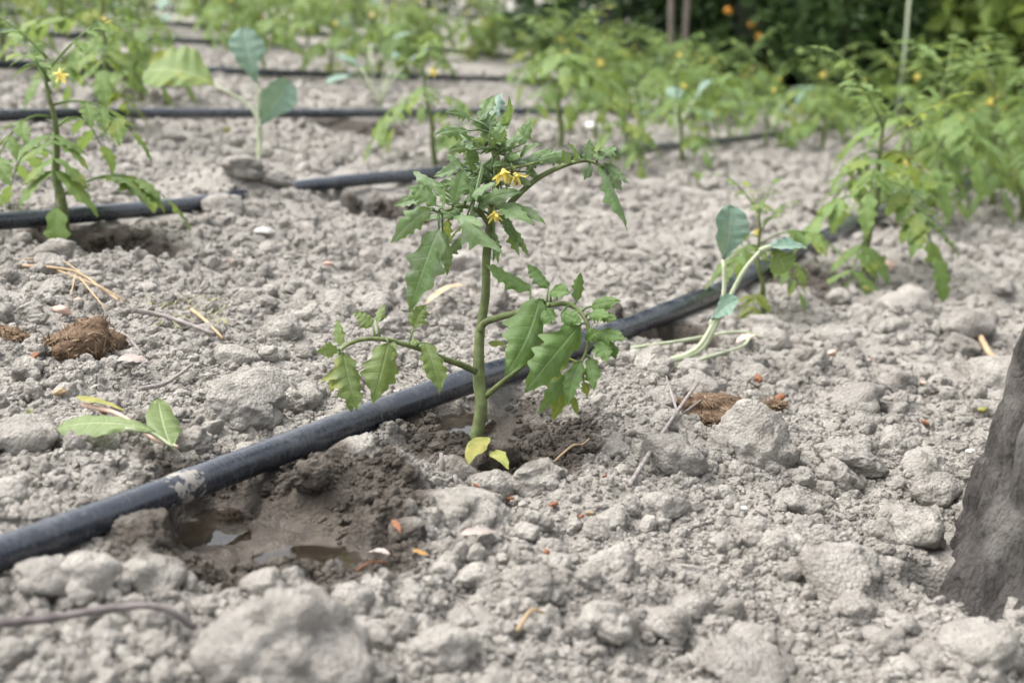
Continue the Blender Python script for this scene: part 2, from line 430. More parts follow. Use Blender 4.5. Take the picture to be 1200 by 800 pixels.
def leaflet(mb, base, tip, width, nrm, bend=.12, fold=.25, lobes=4, teeth=.32, rows=18, m=3, seed=0, curl=0.0, shape='ovate'):
    rg = random.Random(seed)
    base, tip = Vector(base), Vector(tip); ax = tip - base; L = ax.length
    if L < 1e-6: return
    ax.normalize(); nrm = Vector(nrm); nrm = (nrm - ax * nrm.dot(ax))
    if nrm.length < 1e-4: nrm = ax.orthogonal()
    nrm.normalize(); sd = ax.cross(nrm)
    bow = rg.uniform(-.10, .10)
    ctrl = (base + tip) * .5 + nrm * bend * L + sd * bow * L
    endn = curl
    V = []; U = []
    wl = [1 + rg.uniform(-.2, .2) for _ in range(rows + 9)]; phs = (rg.random(), rg.random())
    for i in range(rows + 1):
        t = i / rows
        for j in range(-m, m + 1):
            u = j / m; tt = min(1.0, t + .16 * abs(u) * (1 - t) * min(1, t * 4))
            c = base * (1 - tt)**2 + ctrl * 2 * tt * (1 - tt) + tip * tt * tt
            if shape == 'ovate':
                w = (math.sin(math.pi * min(1, t**.70)) ** .9) * (1 - .38 * t)
            elif shape == 'obov':
                w = max(.06, math.sin(math.pi * min(1, t**1.25)) ** .62) if t < 1 else 0
            else:
                w = math.sin(math.pi * t) ** .6
            if t == 0: w = .03
            side = 0 if u < 0 else 1
            ph = (t * lobes + .15 * side + phs[side] * .3) % 1.0
            tooth = .5 - .5 * math.cos(6.2832 * ph**1.35) 
            w *= 1 - teeth * (1.15 - .75 * t) * (1 - tooth) * (1 if abs(u) > .5 else .5)
            fq = t * lobes; iq = int(fq); fq -= iq; fq = fq * fq * (3 - 2 * fq); w *= wl[iq + 7 * side] * (1 - fq) + wl[iq + 1 + 7 * side] * fq
            x = u * w * width * .5
            zz = fold * abs(x) - .9 * curl * x * x / width * 2 + .022 * width * math.cos(2 * math.pi * (t * lobes * 1.0 + phs[0])) * abs(u) + .03 * width * math.sin(9 * t + 5 * u + seed) * abs(u)
            V.append(c + sd * x + nrm * zz); U.append((.5 + u * .5, t))
    w_ = 2 * m + 1
    Fc = [(i * w_ + j, i * w_ + j + 1, (i + 1) * w_ + j + 1, (i + 1) * w_ + j) for i in range(rows) for j in range(w_ - 1)]
    mb.add(V, Fc, U)
def copy_tree(o, parent=None):
    c = o.copy(); COL.objects.link(c)
    if parent is not None: c.parent = parent
    for ch in o.children: copy_tree(ch, c)
    return c

# ------------------------------------------------------------------ ground sheet
def axis(lo, fine_lo, fine_hi, hi, step, grow, start_grow):
    a = list(np.arange(fine_lo, fine_hi, step)); s = step
    x = a[-1]
    while x < hi:
        s *= grow; x += s; a.append(x)
    b = []; s = step; x = a[0]
    while x > lo:
        s *= start_grow; x -= s; b.append(x)
    return np.array(b[::-1] + a)
gx = axis(-90, -.47, .47, 90, .0022, 1.022, 1.022)
gy = axis(-40, .66, 1.45, 120, .0022, 1.011, 1.08)
X, Y = np.meshgrid(gx, gy)
spx = np.gradient(gx)[None, :] * np.ones_like(X); spy = np.gradient(gy)[:, None] * np.ones_like(X)
SP = np.maximum(spx, spy * .7)
Z, MUD = ground(X.ravel(), Y.ravel(), SP.ravel())
nx, ny = len(gx), len(gy)
V = np.stack([X.ravel(), Y.ravel(), Z], 1)
# slight sideways shove so that crumbs overhang
k = np.arange(nx * ny).reshape(ny, nx)
quads = np.stack([k[:-1, :-1], k[:-1, 1:], k[1:, 1:], k[1:, :-1]], -1).reshape(-1, 4)
me = bpy.data.meshes.new('soil_ground')
me.vertices.add(len(V)); me.vertices.foreach_set('co', V.astype(np.float32).ravel())
me.loops.add(quads.size); me.loops.foreach_set('vertex_index', quads.astype(np.int32).ravel())
me.polygons.add(len(quads)); me.polygons.foreach_set('loop_start', np.arange(0, quads.size, 4, dtype=np.int32))
me.polygons.foreach_set('use_smooth', np.ones(len(quads), dtype=bool))
at = me.attributes.new('mud', 'FLOAT', 'POINT'); at.data.foreach_set('value', MUD.astype(np.float32))
me.materials.append(M_SOIL); me.update(); me.validate()
o = obj('soil_ground', me); tag(o, kind='structure')
print('ground verts', len(V))

# puddles: level water in the hollows
def water_material():
    m, t = new_mat('muddy_water')
    geo = nd(t, 'ShaderNodeNewGeometry')
    b = nd(t, 'ShaderNodeBsdfPrincipled'); b.inputs['Base Color'].default_value = (.62, .55, .46, 1); b.inputs['Roughness'].default_value = .02
    b.inputs['IOR'].default_value = 1.33; b.inputs['Transmission Weight'].default_value = 1.0
    bump = nd(t, 'ShaderNodeBump', i_Strength=.15, i_Distance=.001); t.links.new(noise(t, geo.outputs['Position'], 60, 2), bump.inputs['Height'])
    t.links.new(bump.outputs[0], b.inputs['Normal'])
    finish(t, b.outputs[0]); return m
M_WATER = water_material()
def puddle(cx, cy, rx, ry, z, seed):
    rg = random.Random(seed); mb = MB(); n = 40
    V = [(0, 0, 0)]
    for i in range(n):
        a = 2 * math.pi * i / n; r = 1 + .12 * math.sin(3 * a + seed) + .07 * math.sin(7 * a)
        V.append((rx * r * math.cos(a), ry * r * math.sin(a), 0))
    mb.add(V, [(0, i + 1, (i + 1) % n + 1) for i in range(n)])
    o = mb.build('puddle', M_WATER); o.location = (cx, cy, z); tag(o, kind='structure'); return o
h = HOLLOWS[1]; puddle(h[0], h[1], h[2] * 1.0, h[3] * 1.0, h[4] + .0050, 2)
h = HOLLOWS[4]; puddle(h[0], h[1], h[2] * 1.1, h[3] * 1.0, h[4] + .0012, 5)
h = HOLLOWS[3]; puddle(h[0] + .01, h[1], h[2] * .9, h[3] * .9, h[4] + .0010, 6)

# ------------------------------------------------------------------ clods
def ico(sub):
    import bmesh
    bm = bmesh.new(); bmesh.ops.create_icosphere(bm, subdivisions=sub, radius=1)
    V = np.array([v.co[:] for v in bm.verts]); Fc = [tuple(v.index for v in f.verts) for f in bm.faces]; bm.free(); return V, Fc
ICO = {s: ico(s) for s in (2, 3, 4, 5)}
def clod_mesh(name, seed, sub, mat, flat=.8, crumb=1.0):
    V, Fc = ICO[sub]; rg = np.random.RandomState(seed)
    D = V.copy(); o = rg.uniform(0, 50, 3)
    r = .62 + .75 * (vn3(D[:, 0] * 1.1 + o[0], D[:, 1] * 1.1 + o[1], D[:, 2] * 1.1 + o[2], seed))
    r += .28 * (vn3(D[:, 0] * 2.6 + o[0], D[:, 1] * 2.6 + o[1], D[:, 2] * 2.6 + o[2], seed + 1) - .5)
    Pn = D * r[:, None]
    for sc, am in ((.70, .26), (.36, .15), (.19, .085), (.10, .045)):
        if sub < 4 and sc < .15: continue
        Fd, ID = wor3(Pn[:, 0] / sc + o[0], Pn[:, 1] / sc + o[1], Pn[:, 2] / sc + o[2], seed + 7)
        b = np.sqrt(np.clip(1 - (Fd / .8)**2, 0, 1)) * (.4 + .6 * ID)
        Pn = Pn + D * (crumb * am * (b - .45))[:, None]
    q = Pn * 9 + o; Pn = Pn + D * (.07 * (vn3(q[:, 0], q[:, 1], q[:, 2], seed + 3) - .5))[:, None]
    # a few broken faces
    for _ in range(2):
        n = rg.normal(size=3); n /= np.linalg.norm(n); h = rg.uniform(.65, .9)
        d = Pn @ n - h; Pn = Pn - np.outer(np.clip(d, 0, None) * .75, n)
    Pn[:, 2] *= flat
    Pn -= Pn.mean(0)
    return mesh_of(name, Pn, Fc, mat)
protos = bpy.data.collections.new('clod_prototypes')
for i in range(12):
    protos.objects.link(bpy.data.objects.new('crumb_%02d' % i, clod_mesh('crumb', 300 + i, 4, M_SOIL, .85)))

rgn = np.random.RandomState(5)
NP = len(protos.objects)
def keep_mask(x, y, s):
    d, zc = pipe_dist(x, y)
    bury = np.zeros_like(x, dtype=bool)
    for g in BURY: bury |= np.hypot(x - g.x, y - g.y) < .085
    ok = (d > R_PIPE * .95 + s * .9 + .012 * (y > 1.6)) | bury
    for i, (cx, cy, rx, ry, fl, sm) in enumerate(HOLLOWS[:5]):
        r = np.hypot((x - cx) / rx, (y - cy) / ry) + .3 * (vn2(x * 60, y * 60, 44) - .5)
        if i == 0: ok &= (r > .9 + .5 * (s > .006)) | ((rgn.rand(len(x)) < .5) & (x > cx + .012) & (s < .008))
        elif True: ok &= (r > 1.0 + .35 * (s > .006)) | (rgn.rand(len(x)) < .004)
        else: ok &= (r > .98) | (rgn.rand(len(x)) < .004)
    ok &= np.hypot(x - TRUNK[0], y - TRUNK[1]) > TRUNK[2] + s * .4
    return ok
TRUNK = (.424, .935, .135)
xs, ys, ss = [], [], []
def scatter(n, y0, y1, wfun, smin, smax, power):
    y = y0 + (y1 - y0) * rgn.rand(n); x = (rgn.rand(n) * 2 - 1) * wfun(y)
    u = rgn.rand(n); s = (smin**-power + u * (smax**-power - smin**-power)) ** (-1 / power)
    # crumbs gather in drifts
    c = vn2(x * 14, y * 14, 61)
    k = rgn.rand(n) < .25 + 1.1 * c
    xs.append(x[k]); ys.append(y[k]); ss.append(s[k])
W1 = lambda y: .06 + y * .40
scatter(60000, .58, 1.35, W1, .0013, .0085, 2.2)
scatter(36000, 1.35, 2.4, W1, .002, .012, 2.2)
scatter(20000, 2.4, 6.0, W1, .006, .018, 2.0)
x = np.concatenate(xs); y = np.concatenate(ys); s = np.concatenate(ss)
k = keep_mask(x, y, s); x, y, s = x[k], y[k], s[k]
z = ground(x, y, np.where(y < 1.5, .0022, .0022 + (y - 1.45) * .011))[0] + s * rgn.uniform(-.5, .40, len(s))
n = len(x); print('crumbs', n)
pm = bpy.data.meshes.new('soil_crumbs'); pm.vertices.add(n)
pm.vertices.foreach_set('co', np.stack([x, y, z], 1).astype(np.float32).ravel())
a = pm.attributes.new('rot', 'FLOAT_VECTOR', 'POINT'); a.data.foreach_set('vector', (rgn.rand(n, 3) * 6.283).astype(np.float32).ravel())
a = pm.attributes.new('scl', 'FLOAT_VECTOR', 'POINT'); a.data.foreach_set('vector', (s[:, None] * rgn.uniform(.75, 1.25, (n, 3))).astype(np.float32).ravel())
a = pm.attributes.new('idx', 'INT', 'POINT'); a.data.foreach_set('value', rgn.randint(0, NP, n).astype(np.int32))
pm.update()
crumbs = obj('soil_crumbs', pm); tag(crumbs, 'loose pale grey soil crumbs covering the tilled ground', 'soil', kind='stuff')
ng = bpy.data.node_groups.new('scatter_crumbs', 'GeometryNodeTree')
ng.interface.new_socket('Geometry', in_out='INPUT', socket_type='NodeSocketGeometry')
ng.interface.new_socket('Geometry', in_out='OUTPUT', socket_type='NodeSocketGeometry')
gi = ng.nodes.new('NodeGroupInput'); go = ng.nodes.new('NodeGroupOutput')
ip = ng.nodes.new('GeometryNodeInstanceOnPoints'); ci = ng.nodes.new('GeometryNodeCollectionInfo')
ci.inputs['Collection'].default_value = protos; ci.inputs['Separate Children'].default_value = True; ci.inputs['Reset Children'].default_value = True
def nattr(nm, ty):
    q = ng.nodes.new('GeometryNodeInputNamedAttribute'); q.data_type = ty; q.inputs['Name'].default_value = nm; return q.outputs['Attribute']
ng.links.new(gi.outputs[0], ip.inputs['Points']); ng.links.new(ci.outputs[0], ip.inputs['Instance'])
ip.inputs['Pick Instance'].default_value = True
ng.links.new(nattr('idx', 'INT'), ip.inputs['Instance Index'])
e2r = ng.nodes.new('FunctionNodeEulerToRotation'); ng.links.new(nattr('rot', 'FLOAT_VECTOR'), e2r.inputs[0])
ng.links.new(e2r.outputs[0], ip.inputs['Rotation']); ng.links.new(nattr('scl', 'FLOAT_VECTOR'), ip.inputs['Scale'])
ng.links.new(ip.outputs[0], go.inputs[0])
md = crumbs.modifiers.new('scatter', 'NODES'); md.node_group = ng

# the clods one can pick out: hand-placed ones first
rg = random.Random(11)
def clod(px, py, rpx, seed, label, flat=.8, sub=4, sink=.3, group=None, me=None, rot=None):
    g = G(px, py); r = rpx / F * (g - CAM).dot(FWD)
    g.z = float(Hz(g.x, g.y)[0]) + r * flat * (1 - sink) * .55
    o = obj('soil_clod', me or clod_mesh('soil_clod', seed, sub, M_SOIL, flat), None, g)
    o.scale = (r, r, r); o.rotation_euler = rot or (rg.uniform(-.3, .3), rg.uniform(-.3, .3), rg.uniform(0, 6.28))
    return tag(o, label, 'soil clod', group)
CLOD = [
    (338, 800, 84, 1, 'big pale smooth-faced clod in front of the wet mud puddle', .85, 5),
    (168, 645, 38, 2, 'whitish rough clod tucked against the pipe beside the mud puddle', 1.0, 5),
    (180, 700, 34, 3, 'rounded grey clod behind the dark twig, next to the mud puddle', .75, 4),
    (55, 705, 36, 4, 'low lumpy clod in front of the bare end stretch of pipe', .6, 4),
    (290, 500, 46, 5, 'flat-topped pale clod standing on the far side of the main pipe', .75, 5),
    (345, 478, 32, 6, 'rounded clod between the flat-topped pale clod and the drooping tomato leaf', .7, 4),
    (25, 528, 38, 31, 'cracked clod beside the torn wilted cabbage leaf', .6, 4),
    (365, 588, 26, 7, 'damp brown granular lump between the pipe and the mud puddle', .8, 5),
    (475, 650, 22, 8, 'dark wet clod at the edge of the mud puddle', .6, 4),
    (530, 622, 60, 9, 'wide pale crusted clod in front of the tomato base', .55, 5),
    (880, 545, 50, 10, 'big rough round clod by the crumbled brown manure', .8, 5),
    (790, 560, 34, 11, 'crumbly clod under the forked grey twig', .7, 4),
    (1060, 375, 34, 12, 'weathered clod on the bank above the row of seedlings', .6, 4),
    (1130, 405, 34, 13, 'small rounded clod above the bank, toward the tree trunk', .7, 4),
    (990, 552, 44, 14, 'hollow dark-pitted clod between the rough round clod and the trunk', .6, 5),
    (1080, 560, 34, 15, 'blocky clod close to the side of the tree trunk', .7, 4),
    (985, 690, 48, 16, 'long ridged clod in the open soil before the tree trunk', .6, 5),
    (1150, 788, 50, 17, 'pale clod pressed against the foot of the tree trunk', .6, 4),
    (875, 790, 48, 18, 'broad flat clod lying in the open below the ridged clod', .45, 4),
    (1075, 640, 34, 19, 'dark clod by the hole at the foot of the trunk', .7, 4),
    (618, 720, 28, 20, 'egg-shaped clod among loose crumbs below the crusted clod', .9, 4),
    (715, 690, 30, 21, 'round clod beside the egg-shaped clod', .8, 4),
    (290, 238, 27, 22, 'clod heaped over the buried stretch of the second pipe', .5, 4),
    (262, 258, 23, 23, 'lump at the front of the heap on the second pipe', .8, 4),
    (325, 242, 20, 24, 'lump at the side of the heap on the second pipe', .5, 4),
    (775, 400, 22, 25, 'wet brown clod beneath the main pipe near the cabbage seedling', .9, 4),
    (310, 290, 20, 26, 'pale clod beside the small dark hollow in the soil', .9, 4),
    (1000, 480, 36, 27, 'low rounded clod in the soil between twig chips and the trunk', .6, 4),
    (935, 610, 30, 28, 'chipped clod beside a small pebble', .7, 4),
    (1165, 455, 36, 29, 'rounded clod behind the tree trunk', .7, 4),
]
for c in CLOD: clod(*c)
mid_meshes = [clod_mesh('soil_clod', 500 + i, 4, M_SOIL, .75) for i in range(10)]
cnt = 0; rg2 = random.Random(3); placed = []
while cnt < 230:
    py = rg2.uniform(300, 800); px = rg2.uniform(-10, 1210)
    if py < 140 + 0.14 * px: continue
    g = G(px, py); depth = (g - CAM).dot(FWD)
    r = rg2.choice((.006, .007, .0085, .010, .012, .016)) * (.75 + .3 * depth)
    if not keep_mask(np.array([g.x]), np.array([g.y]), np.array([r]))[0]: continue
    if any((g - q).length < (r + q2) * .95 for q, q2 in placed): continue
    placed.append((g.copy(), r))
    clod(px, py, r / depth * F, 0, ('crumbly grey clod of walnut size' if r > .0125 else 'small crumbly grey clod of hazelnut size') + (' on the far side of the main pipe' if (g - G(*min(PIPE_PX[0], key=lambda q: abs(q[0] - px)))).y > 0 else ' near the trunk on the open bed' if px > 800 else ' between the main pipe and the open bed'), .75, group='loose soil clods', me=mid_meshes[cnt % 10], sink=.35)
    cnt += 1

# pebbles and flecks
def bit(name, px, py, rpx, mat, label, cat, seed, flat=.5, group=None):
    g = on_ground(px, py); r = rpx / F * (g - CAM).dot(FWD); r *= .8; g.z += r * .5 + .004
    o = obj(name, clod_mesh(name, seed, 3, mat, flat, .8), None, g); o.scale = (r, r * .8, r); o.rotation_euler = (rg.uniform(-.5, .5), rg.uniform(-.5, .5), rg.uniform(0, 6))
    return tag(o, label, cat, group)

# ------------------------------------------------------------------ drip pipes
def pipe_material():
    m, t = new_mat('black_polyethylene')
    geo = nd(t, 'ShaderNodeNewGeometry'); pos = geo.outputs['Position']
    n1 = noise(t, pos, 30, 4, .6); n2 = noise(t, pos, 260, 4, .65)
    dust = math_n(t, 'MULTIPLY', maprange(t, math_n(t, 'ADD', math_n(t, 'MULTIPLY', n1, .5), math_n(t, 'MULTIPLY', n2, .5)), .44, .70), .48)  # dust, its share raised to imitate a pale sheen along the pipe
    sep = nd(t, 'ShaderNodeSeparateXYZ'); t.links.new(pos, sep.inputs[0])
    c = mixc(t, dust, (.014, .019, .031), (.17, .175, .185))
    rough = math_n(t, 'ADD', .25, math_n(t, 'MULTIPLY', dust, .8))
    # dried mud splashed on the coupling
    g = G(217, 572, R_PIPE * 1.6)
    vm = nd(t, 'ShaderNodeVectorMath', operation='DISTANCE'); t.links.new(pos, vm.inputs[0]); vm.inputs[1].default_value = g
    mud = maprange(t, math_n(t, 'ADD', vm.outputs['Value'], math_n(t, 'MULTIPLY', math_n(t, 'SUBTRACT', noise(t, pos, 120, 4, .65), .5), .11)), .013, .008)
    dots = maprange(t, noise(t, pos, 150, 3, .6), .70, .74, 0, .7)
    mud = math_n(t, 'MAXIMUM', mud, dots)
    c = mixc(t, mud, c, (.27, .25, .225)); rough = math_n(t, 'MAXIMUM', rough, math_n(t, 'MULTIPLY', mud, .9))
    bump = nd(t, 'ShaderNodeBump', i_Strength=.35, i_Distance=.0006)
    t.links.new(math_n(t, 'ADD', math_n(t, 'MULTIPLY', n2, .4), math_n(t, 'MULTIPLY', mud, 2.0)), bump.inputs['Height'])
    b = nd(t, 'ShaderNodeBsdfPrincipled'); b.inputs['Specular IOR Level'].default_value = .7
    t.links.new(c, b.inputs['Base Color']); t.links.new(rough, b.inputs['Roughness']); t.links.new(bump.outputs[0], b.inputs['Normal'])
    finish(t, b.outputs[0]); return m
M_PIPE = pipe_material()
ORD = ['', 'second', 'third', 'fourth', 'fifth', 'sixth', 'seventh', 'eighth', 'ninth', 'tenth', 'eleventh', 'twelfth', 'thirteenth', 'fourteenth']
gc = G(212, 572)
for kx, pl in enumerate(pipes):
    mb = MB(); pts = [Vector(p) for p in pl]; m = len(pts)
    L = [0.0]
    for a_, b_ in zip(pts[:-1], pts[1:]): L.append(L[-1] + (b_ - a_).length)
    if kx == 0:
        fine = catmull(pts, 4); radii = []
        for p in fine:
            q = project(p)[0]
            r = .0101 + .0018 * max(0, min(1, q / 800))
            dd = abs((Vector((p.x, p.y, 0)) - Vector((gc.x, gc.y, 0))).length)
            r *= 1 + .07 * math.exp(-(dd / .012)**2) + .05 * math.exp(-((dd - .03) / .006)**2)
            radii.append(r)
        tube(mb, fine, radii, 28)
    else:
        tube(mb, pts, R_PIPE * .98, 14)
    off = pts[0]
    o = mb.build('drip_pipe', M_PIPE, None, off); o.location = off
    tag(o, 'black drip irrigation pipe running past the flowering tomato, mud caked on its joint' if kx == 0 else
        'black drip irrigation pipe, %s one counting from the muddy pipe by the flowering tomato' % ORD[kx], 'pipe', 'drip irrigation pipes')

# ------------------------------------------------------------------ the flowering tomato in focus
D0 = 1.150
def cv(a, b, c):                 # facing given as right / up / toward the camera
    return RIGHT * a + UP * b - FWD * c
def Z1(p, dz=0.0): return P(350 + .35 * p[0], 100 + .35 * p[1], D0 + dz)
def Z2(p, dz=0.0): return P(350 + .35 * p[0], 300 + .35 * p[1], D0 + dz)
PX = D0 / F                      # metres per photo pixel at the plant
base0 = P(556, 528, D0)
TL = 'tomato plant with yellow flowers and drooping leaves in the wet hollow by the main pipe'
hero = thing('tomato_plant', base0, TL, 'tomato plant')
mb = MB()
stem_px = [(553, 548, .0), (556, 520, 0), (564, 480, .0), (561, 440, .003), (562, 395, .004), (569, 345, .004), (570, 300, .002), (576, 250, .0), (583, 205, 0), (582, 172, .0)]
stem = catmull([P(x, y, D0 + dz) for x, y, dz in stem_px], 6)
tube(mb, stem, [r * PX for r in (8.8, 8.2, 7.4, 7.4, 5.7, 5.2, 5.0, 4.6, 3.8, 2.4)], 14, .03)
mb.build('stem', M_STEM, hero, base0)
sd_ = [100]
def hero_leaf(Z, rachis, r0, r1, leaflets, mat, fac=(0, .45, .9), name='leaf'):
    mb = MB(); pts = catmull([Z(p[:2], p[2] if len(p) > 2 else 0) for p in rachis], 5)
    tube(mb, pts, [r0 * PX, r1 * PX], 8)
    lf = mb.build(name, M_STEM, hero, base0)
    rg = random.Random(len(rachis) * 7 + sd_[0])
    for L in leaflets:
        b, t, w = L[0], L[1], L[2]; dz = L[3] if len(L) > 3 else (rg.uniform(-.02, .02), rg.uniform(-.03, .02))
        m = L[4] if len(L) > 4 and L[4] else mat; f = L[5] if len(L) > 5 else (fac[0] + rg.uniform(-.5, .5), fac[1] + rg.uniform(-.35, .5), fac[2])
        sd_[0] += 1
        B, T = Z(b, dz[0]), Z(t, dz[1]); k = MB()
        if Z is Z1 and (T - B).length < .035: T = B + (T - B) * 1.22; w = w * 1.2
        near = min(pts, key=lambda q: (q - B).length)
        if (near - B).length > .003: tube(k, [near, (near + B) / 2 + Vector((0, 0, .0015)), B], [1.6 * PX, 1.1 * PX], 6)
        ln = (T - B).length
        leaflet(k, B, T, w * .35 * PX * (.94 if mat is M_LEAFTOP else 1.03), cv(*f), bend=rg.uniform(.04, .20), fold=rg.uniform(.15, .6), lobes=rg.choice((4, 4, 5, 5)), teeth=rg.uniform(.32, .46) if mat is M_LEAFTOP else rg.uniform(.26, .40),
                rows=40, m=4, seed=sd_[0], curl=rg.uniform(.4, 1.5))
        k.build('leaflet', m, lf, base0)
    return lf
# D: the leaf spreading to the left in front of the stem
hero_leaf(Z1, [(640, 470, 0), (600, 420, -.01), (540, 405, -.02), (480, 425, -.035), (455, 420, -.04)], 3.2, 1.6, [
    ((470, 478), (370, 762), 150, (-.04, -.045)), ((482, 486), (496, 640), 66, (-.03, -.035)), ((540, 430), (692, 570), 104, (-.03, -.055)),
    ((440, 412), (332, 508), 84, (-.04, -.05)), ((460, 402), (380, 350), 80, (-.03, -.03)), ((480, 412), (480, 340), 62, (-.04, -.06)), ((520, 392), (548, 300), 74, (-.03, -.02)),
    ((470, 345), (398, 298), 66, (.0, .01)), ((450, 362), (340, 396), 58, (0, .01)), ((500, 450), (500, 532), 52, (.02, .02), M_LEAFY), ((560, 384), (645, 338), 70, (-.02, -.04)),
    ((432, 352), (378, 346), 50, (.02, .02)), ((520, 440), (600, 470), 60, (-.05, -.07)), ((420, 425), (395, 470), 54, (-.03, -.02)), ((500, 400), (455, 330), 60, (-.01, 0))], M_LEAFTOP)
hero_leaf(Z1, [(650, 440, 0), (660, 405, -.012), (690, 395, -.02)], 2.4, 1.4, [
    ((652, 392), (790, 468), 92, (-.015, -.045)), ((600, 420), (560, 480), 56), ((640, 400), (590, 440), 62), ((560, 400), (500, 440), 60), ((640, 360), (560, 390), 66), ((700, 398), (830, 468), 60, (-.01, -.03)), ((690, 430), (705, 494), 44, (-.01, -.01)), ((600, 402), (725, 366), 72, (-.02, -.03)),
    ((620, 380), (560, 345), 62, (-.02, -.03)), ((640, 372), (690, 350), 50, (.0, -.01))], M_LEAFTOP)
# F: the long arching leaf on the right
hero_leaf(Z1, [(668, 452, .004), (722, 380, .004), (800, 312, .0), (880, 272, -.006), (960, 252, -.01), (1020, 272, -.014)], 4.2, 1.8, [
    ((1005, 262), (1100, 486), 96, (-.012, -.03), None, (.75, .35, .7)), ((940, 252), (902, 192), 56), ((960, 252), (972, 190), 58), ((1000, 248), (1052, 212), 66), ((1028, 264), (1090, 318), 62),
    ((975, 262), (958, 308), 54), ((905, 262), (888, 224), 40), ((1040, 300), (1075, 345), 50), ((985, 250), (1020, 205), 50)], M_LEAFTOP)
# middle whorl beneath the flowers
hero_leaf(Z1, [(655, 330, 0), (690, 285, -.012), (750, 270, -.02), (810, 255, -.02)], 2.6, 1.2, [
    ((650, 272), (772, 254), 62), ((760, 262), (852, 212), 66), ((770, 290), (824, 258), 54), ((800, 252), (898, 238), 56), ((770, 272), (792, 312), 50), ((720, 300), (770, 330), 46), ((690, 260), (740, 225), 52), ((740, 250), (800, 205), 48)], M_LEAFTOP)
hero_leaf(Z1, [(655, 330, 0), (620, 300, -.01), (580, 290, -.015)], 2.2, 1.2, [
    ((600, 260), (560, 200), 56), ((560, 270), (470, 300), 56), ((610, 330), (520, 350), 60), ((620, 300), (690, 330), 56), ((600, 350), (650, 400), 60), ((560, 330), (480, 330), 56),
    ((590, 292), (568, 232), 54), ((548, 284), (502, 238), 50), ((640, 292), (598, 322), 70), ((560, 312), (645, 258), 60), ((575, 300), (520, 320), 56), ((600, 310), (560, 360), 50)], M_LEAFTOP)
# top tuft
hero_leaf(Z1, [(655, 235, 0), (640, 190, 0), (640, 150, .0)], 2.6, 1.4, [
    ((565, 152), (470, 166), 62), ((572, 112), (502, 94), 56), ((602, 122), (645, 50), 62), ((690, 142), (702, 56), 44), ((740, 202), (772, 134), 58), ((620, 192), (655, 108), 62),
    ((592, 202), (518, 212), 52), ((640, 222), (556, 170), 54), ((662, 182), (694, 126), 58), ((702, 202), (648, 150), 50), ((655, 112), (675, 40), 66, (.03, .04), M_BRAS),
    ((630, 160), (585, 130), 56), ((640, 150), (615, 90), 56), ((670, 230), (720, 190), 56), ((610, 230), (560, 235), 46), ((650, 215), (640, 165), 40), ((690, 235), (735, 240), 50), ((680, 210), (745, 175), 50), ((625, 205), (580, 185), 48), ((660, 150), (640, 110), 44)],
    M_LEAFTOP, fac=(0, .2, .9))
# small leaves filling the crown
rgf = random.Random(77)
for q_ in range(2):
    fl_ = []
    for i_ in range(7):
        cy_ = rgf.uniform(150, 285); hw = 12 + 26 * math.sin(math.pi * (cy_ - 120) / 190); cx_ = 578 - (10 if cy_ > 210 else 0) + rgf.uniform(-hw, hw)
        an = math.atan2(cy_ - 225 + rgf.uniform(-25, 25), cx_ - 578 + rgf.uniform(-15, 15)); l_ = rgf.uniform(26, 44)
        tx_, ty_ = cx_ + math.cos(an) * l_, cy_ + math.sin(an) * l_ * .8 + 5
        fl_.append((((cx_ - 350) / .35, (cy_ - 100) / .35), ((tx_ - 350) / .35, (ty_ - 100) / .35), rgf.uniform(36, 56), (rgf.uniform(-.03, .03), rgf.uniform(-.05, .04))))
    y_ = 300 + q_ * 55
    hero_leaf(Z1, [(655 - q_ * 3, y_ - 60, 0), (650 + rgf.uniform(-40, 40), y_ - 90, rgf.uniform(-.02, .02))], 2.0, 1.0, fl_, M_LEAFTOP)
# A: the lower left leaf
hero_leaf(Z2, [(592, 385, .0), (540, 362, -.01), (490, 345, -.02), (390, 305, -.04), (290, 280, -.05), (210, 280, -.06), (150, 305, -.07), (130, 345, -.075)], 4.0, 1.8, [
    ((420, 290), (472, 462), 112, (-.045, -.06)), ((385, 240), (428, 162), 84, (-.04, -.035), None, (.2, .6, .7)), ((248, 232), (182, 190), 84, (-.05, -.05), None, (0, .7, .6)), ((262, 222), (290, 158), 42, (-.05, -.04)),
    ((300, 290), (248, 496), 128, (-.055, -.07)), ((150, 325), (196, 520), 140, (-.075, -.09)), ((130, 315), (56, 322), 58, (-.075, -.09)), ((140, 302), (128, 210), 46, (-.07, -.06)),
    ((135, 395), (106, 456), 52, (-.08, -.085)), ((160, 440), (176, 524), 60, (-.08, -.085)), ((320, 285), (300, 370), 50, (-.05, -.06)), ((395, 280), (375, 300), 40, (-.05, -.06))], M_LEAFLOW)
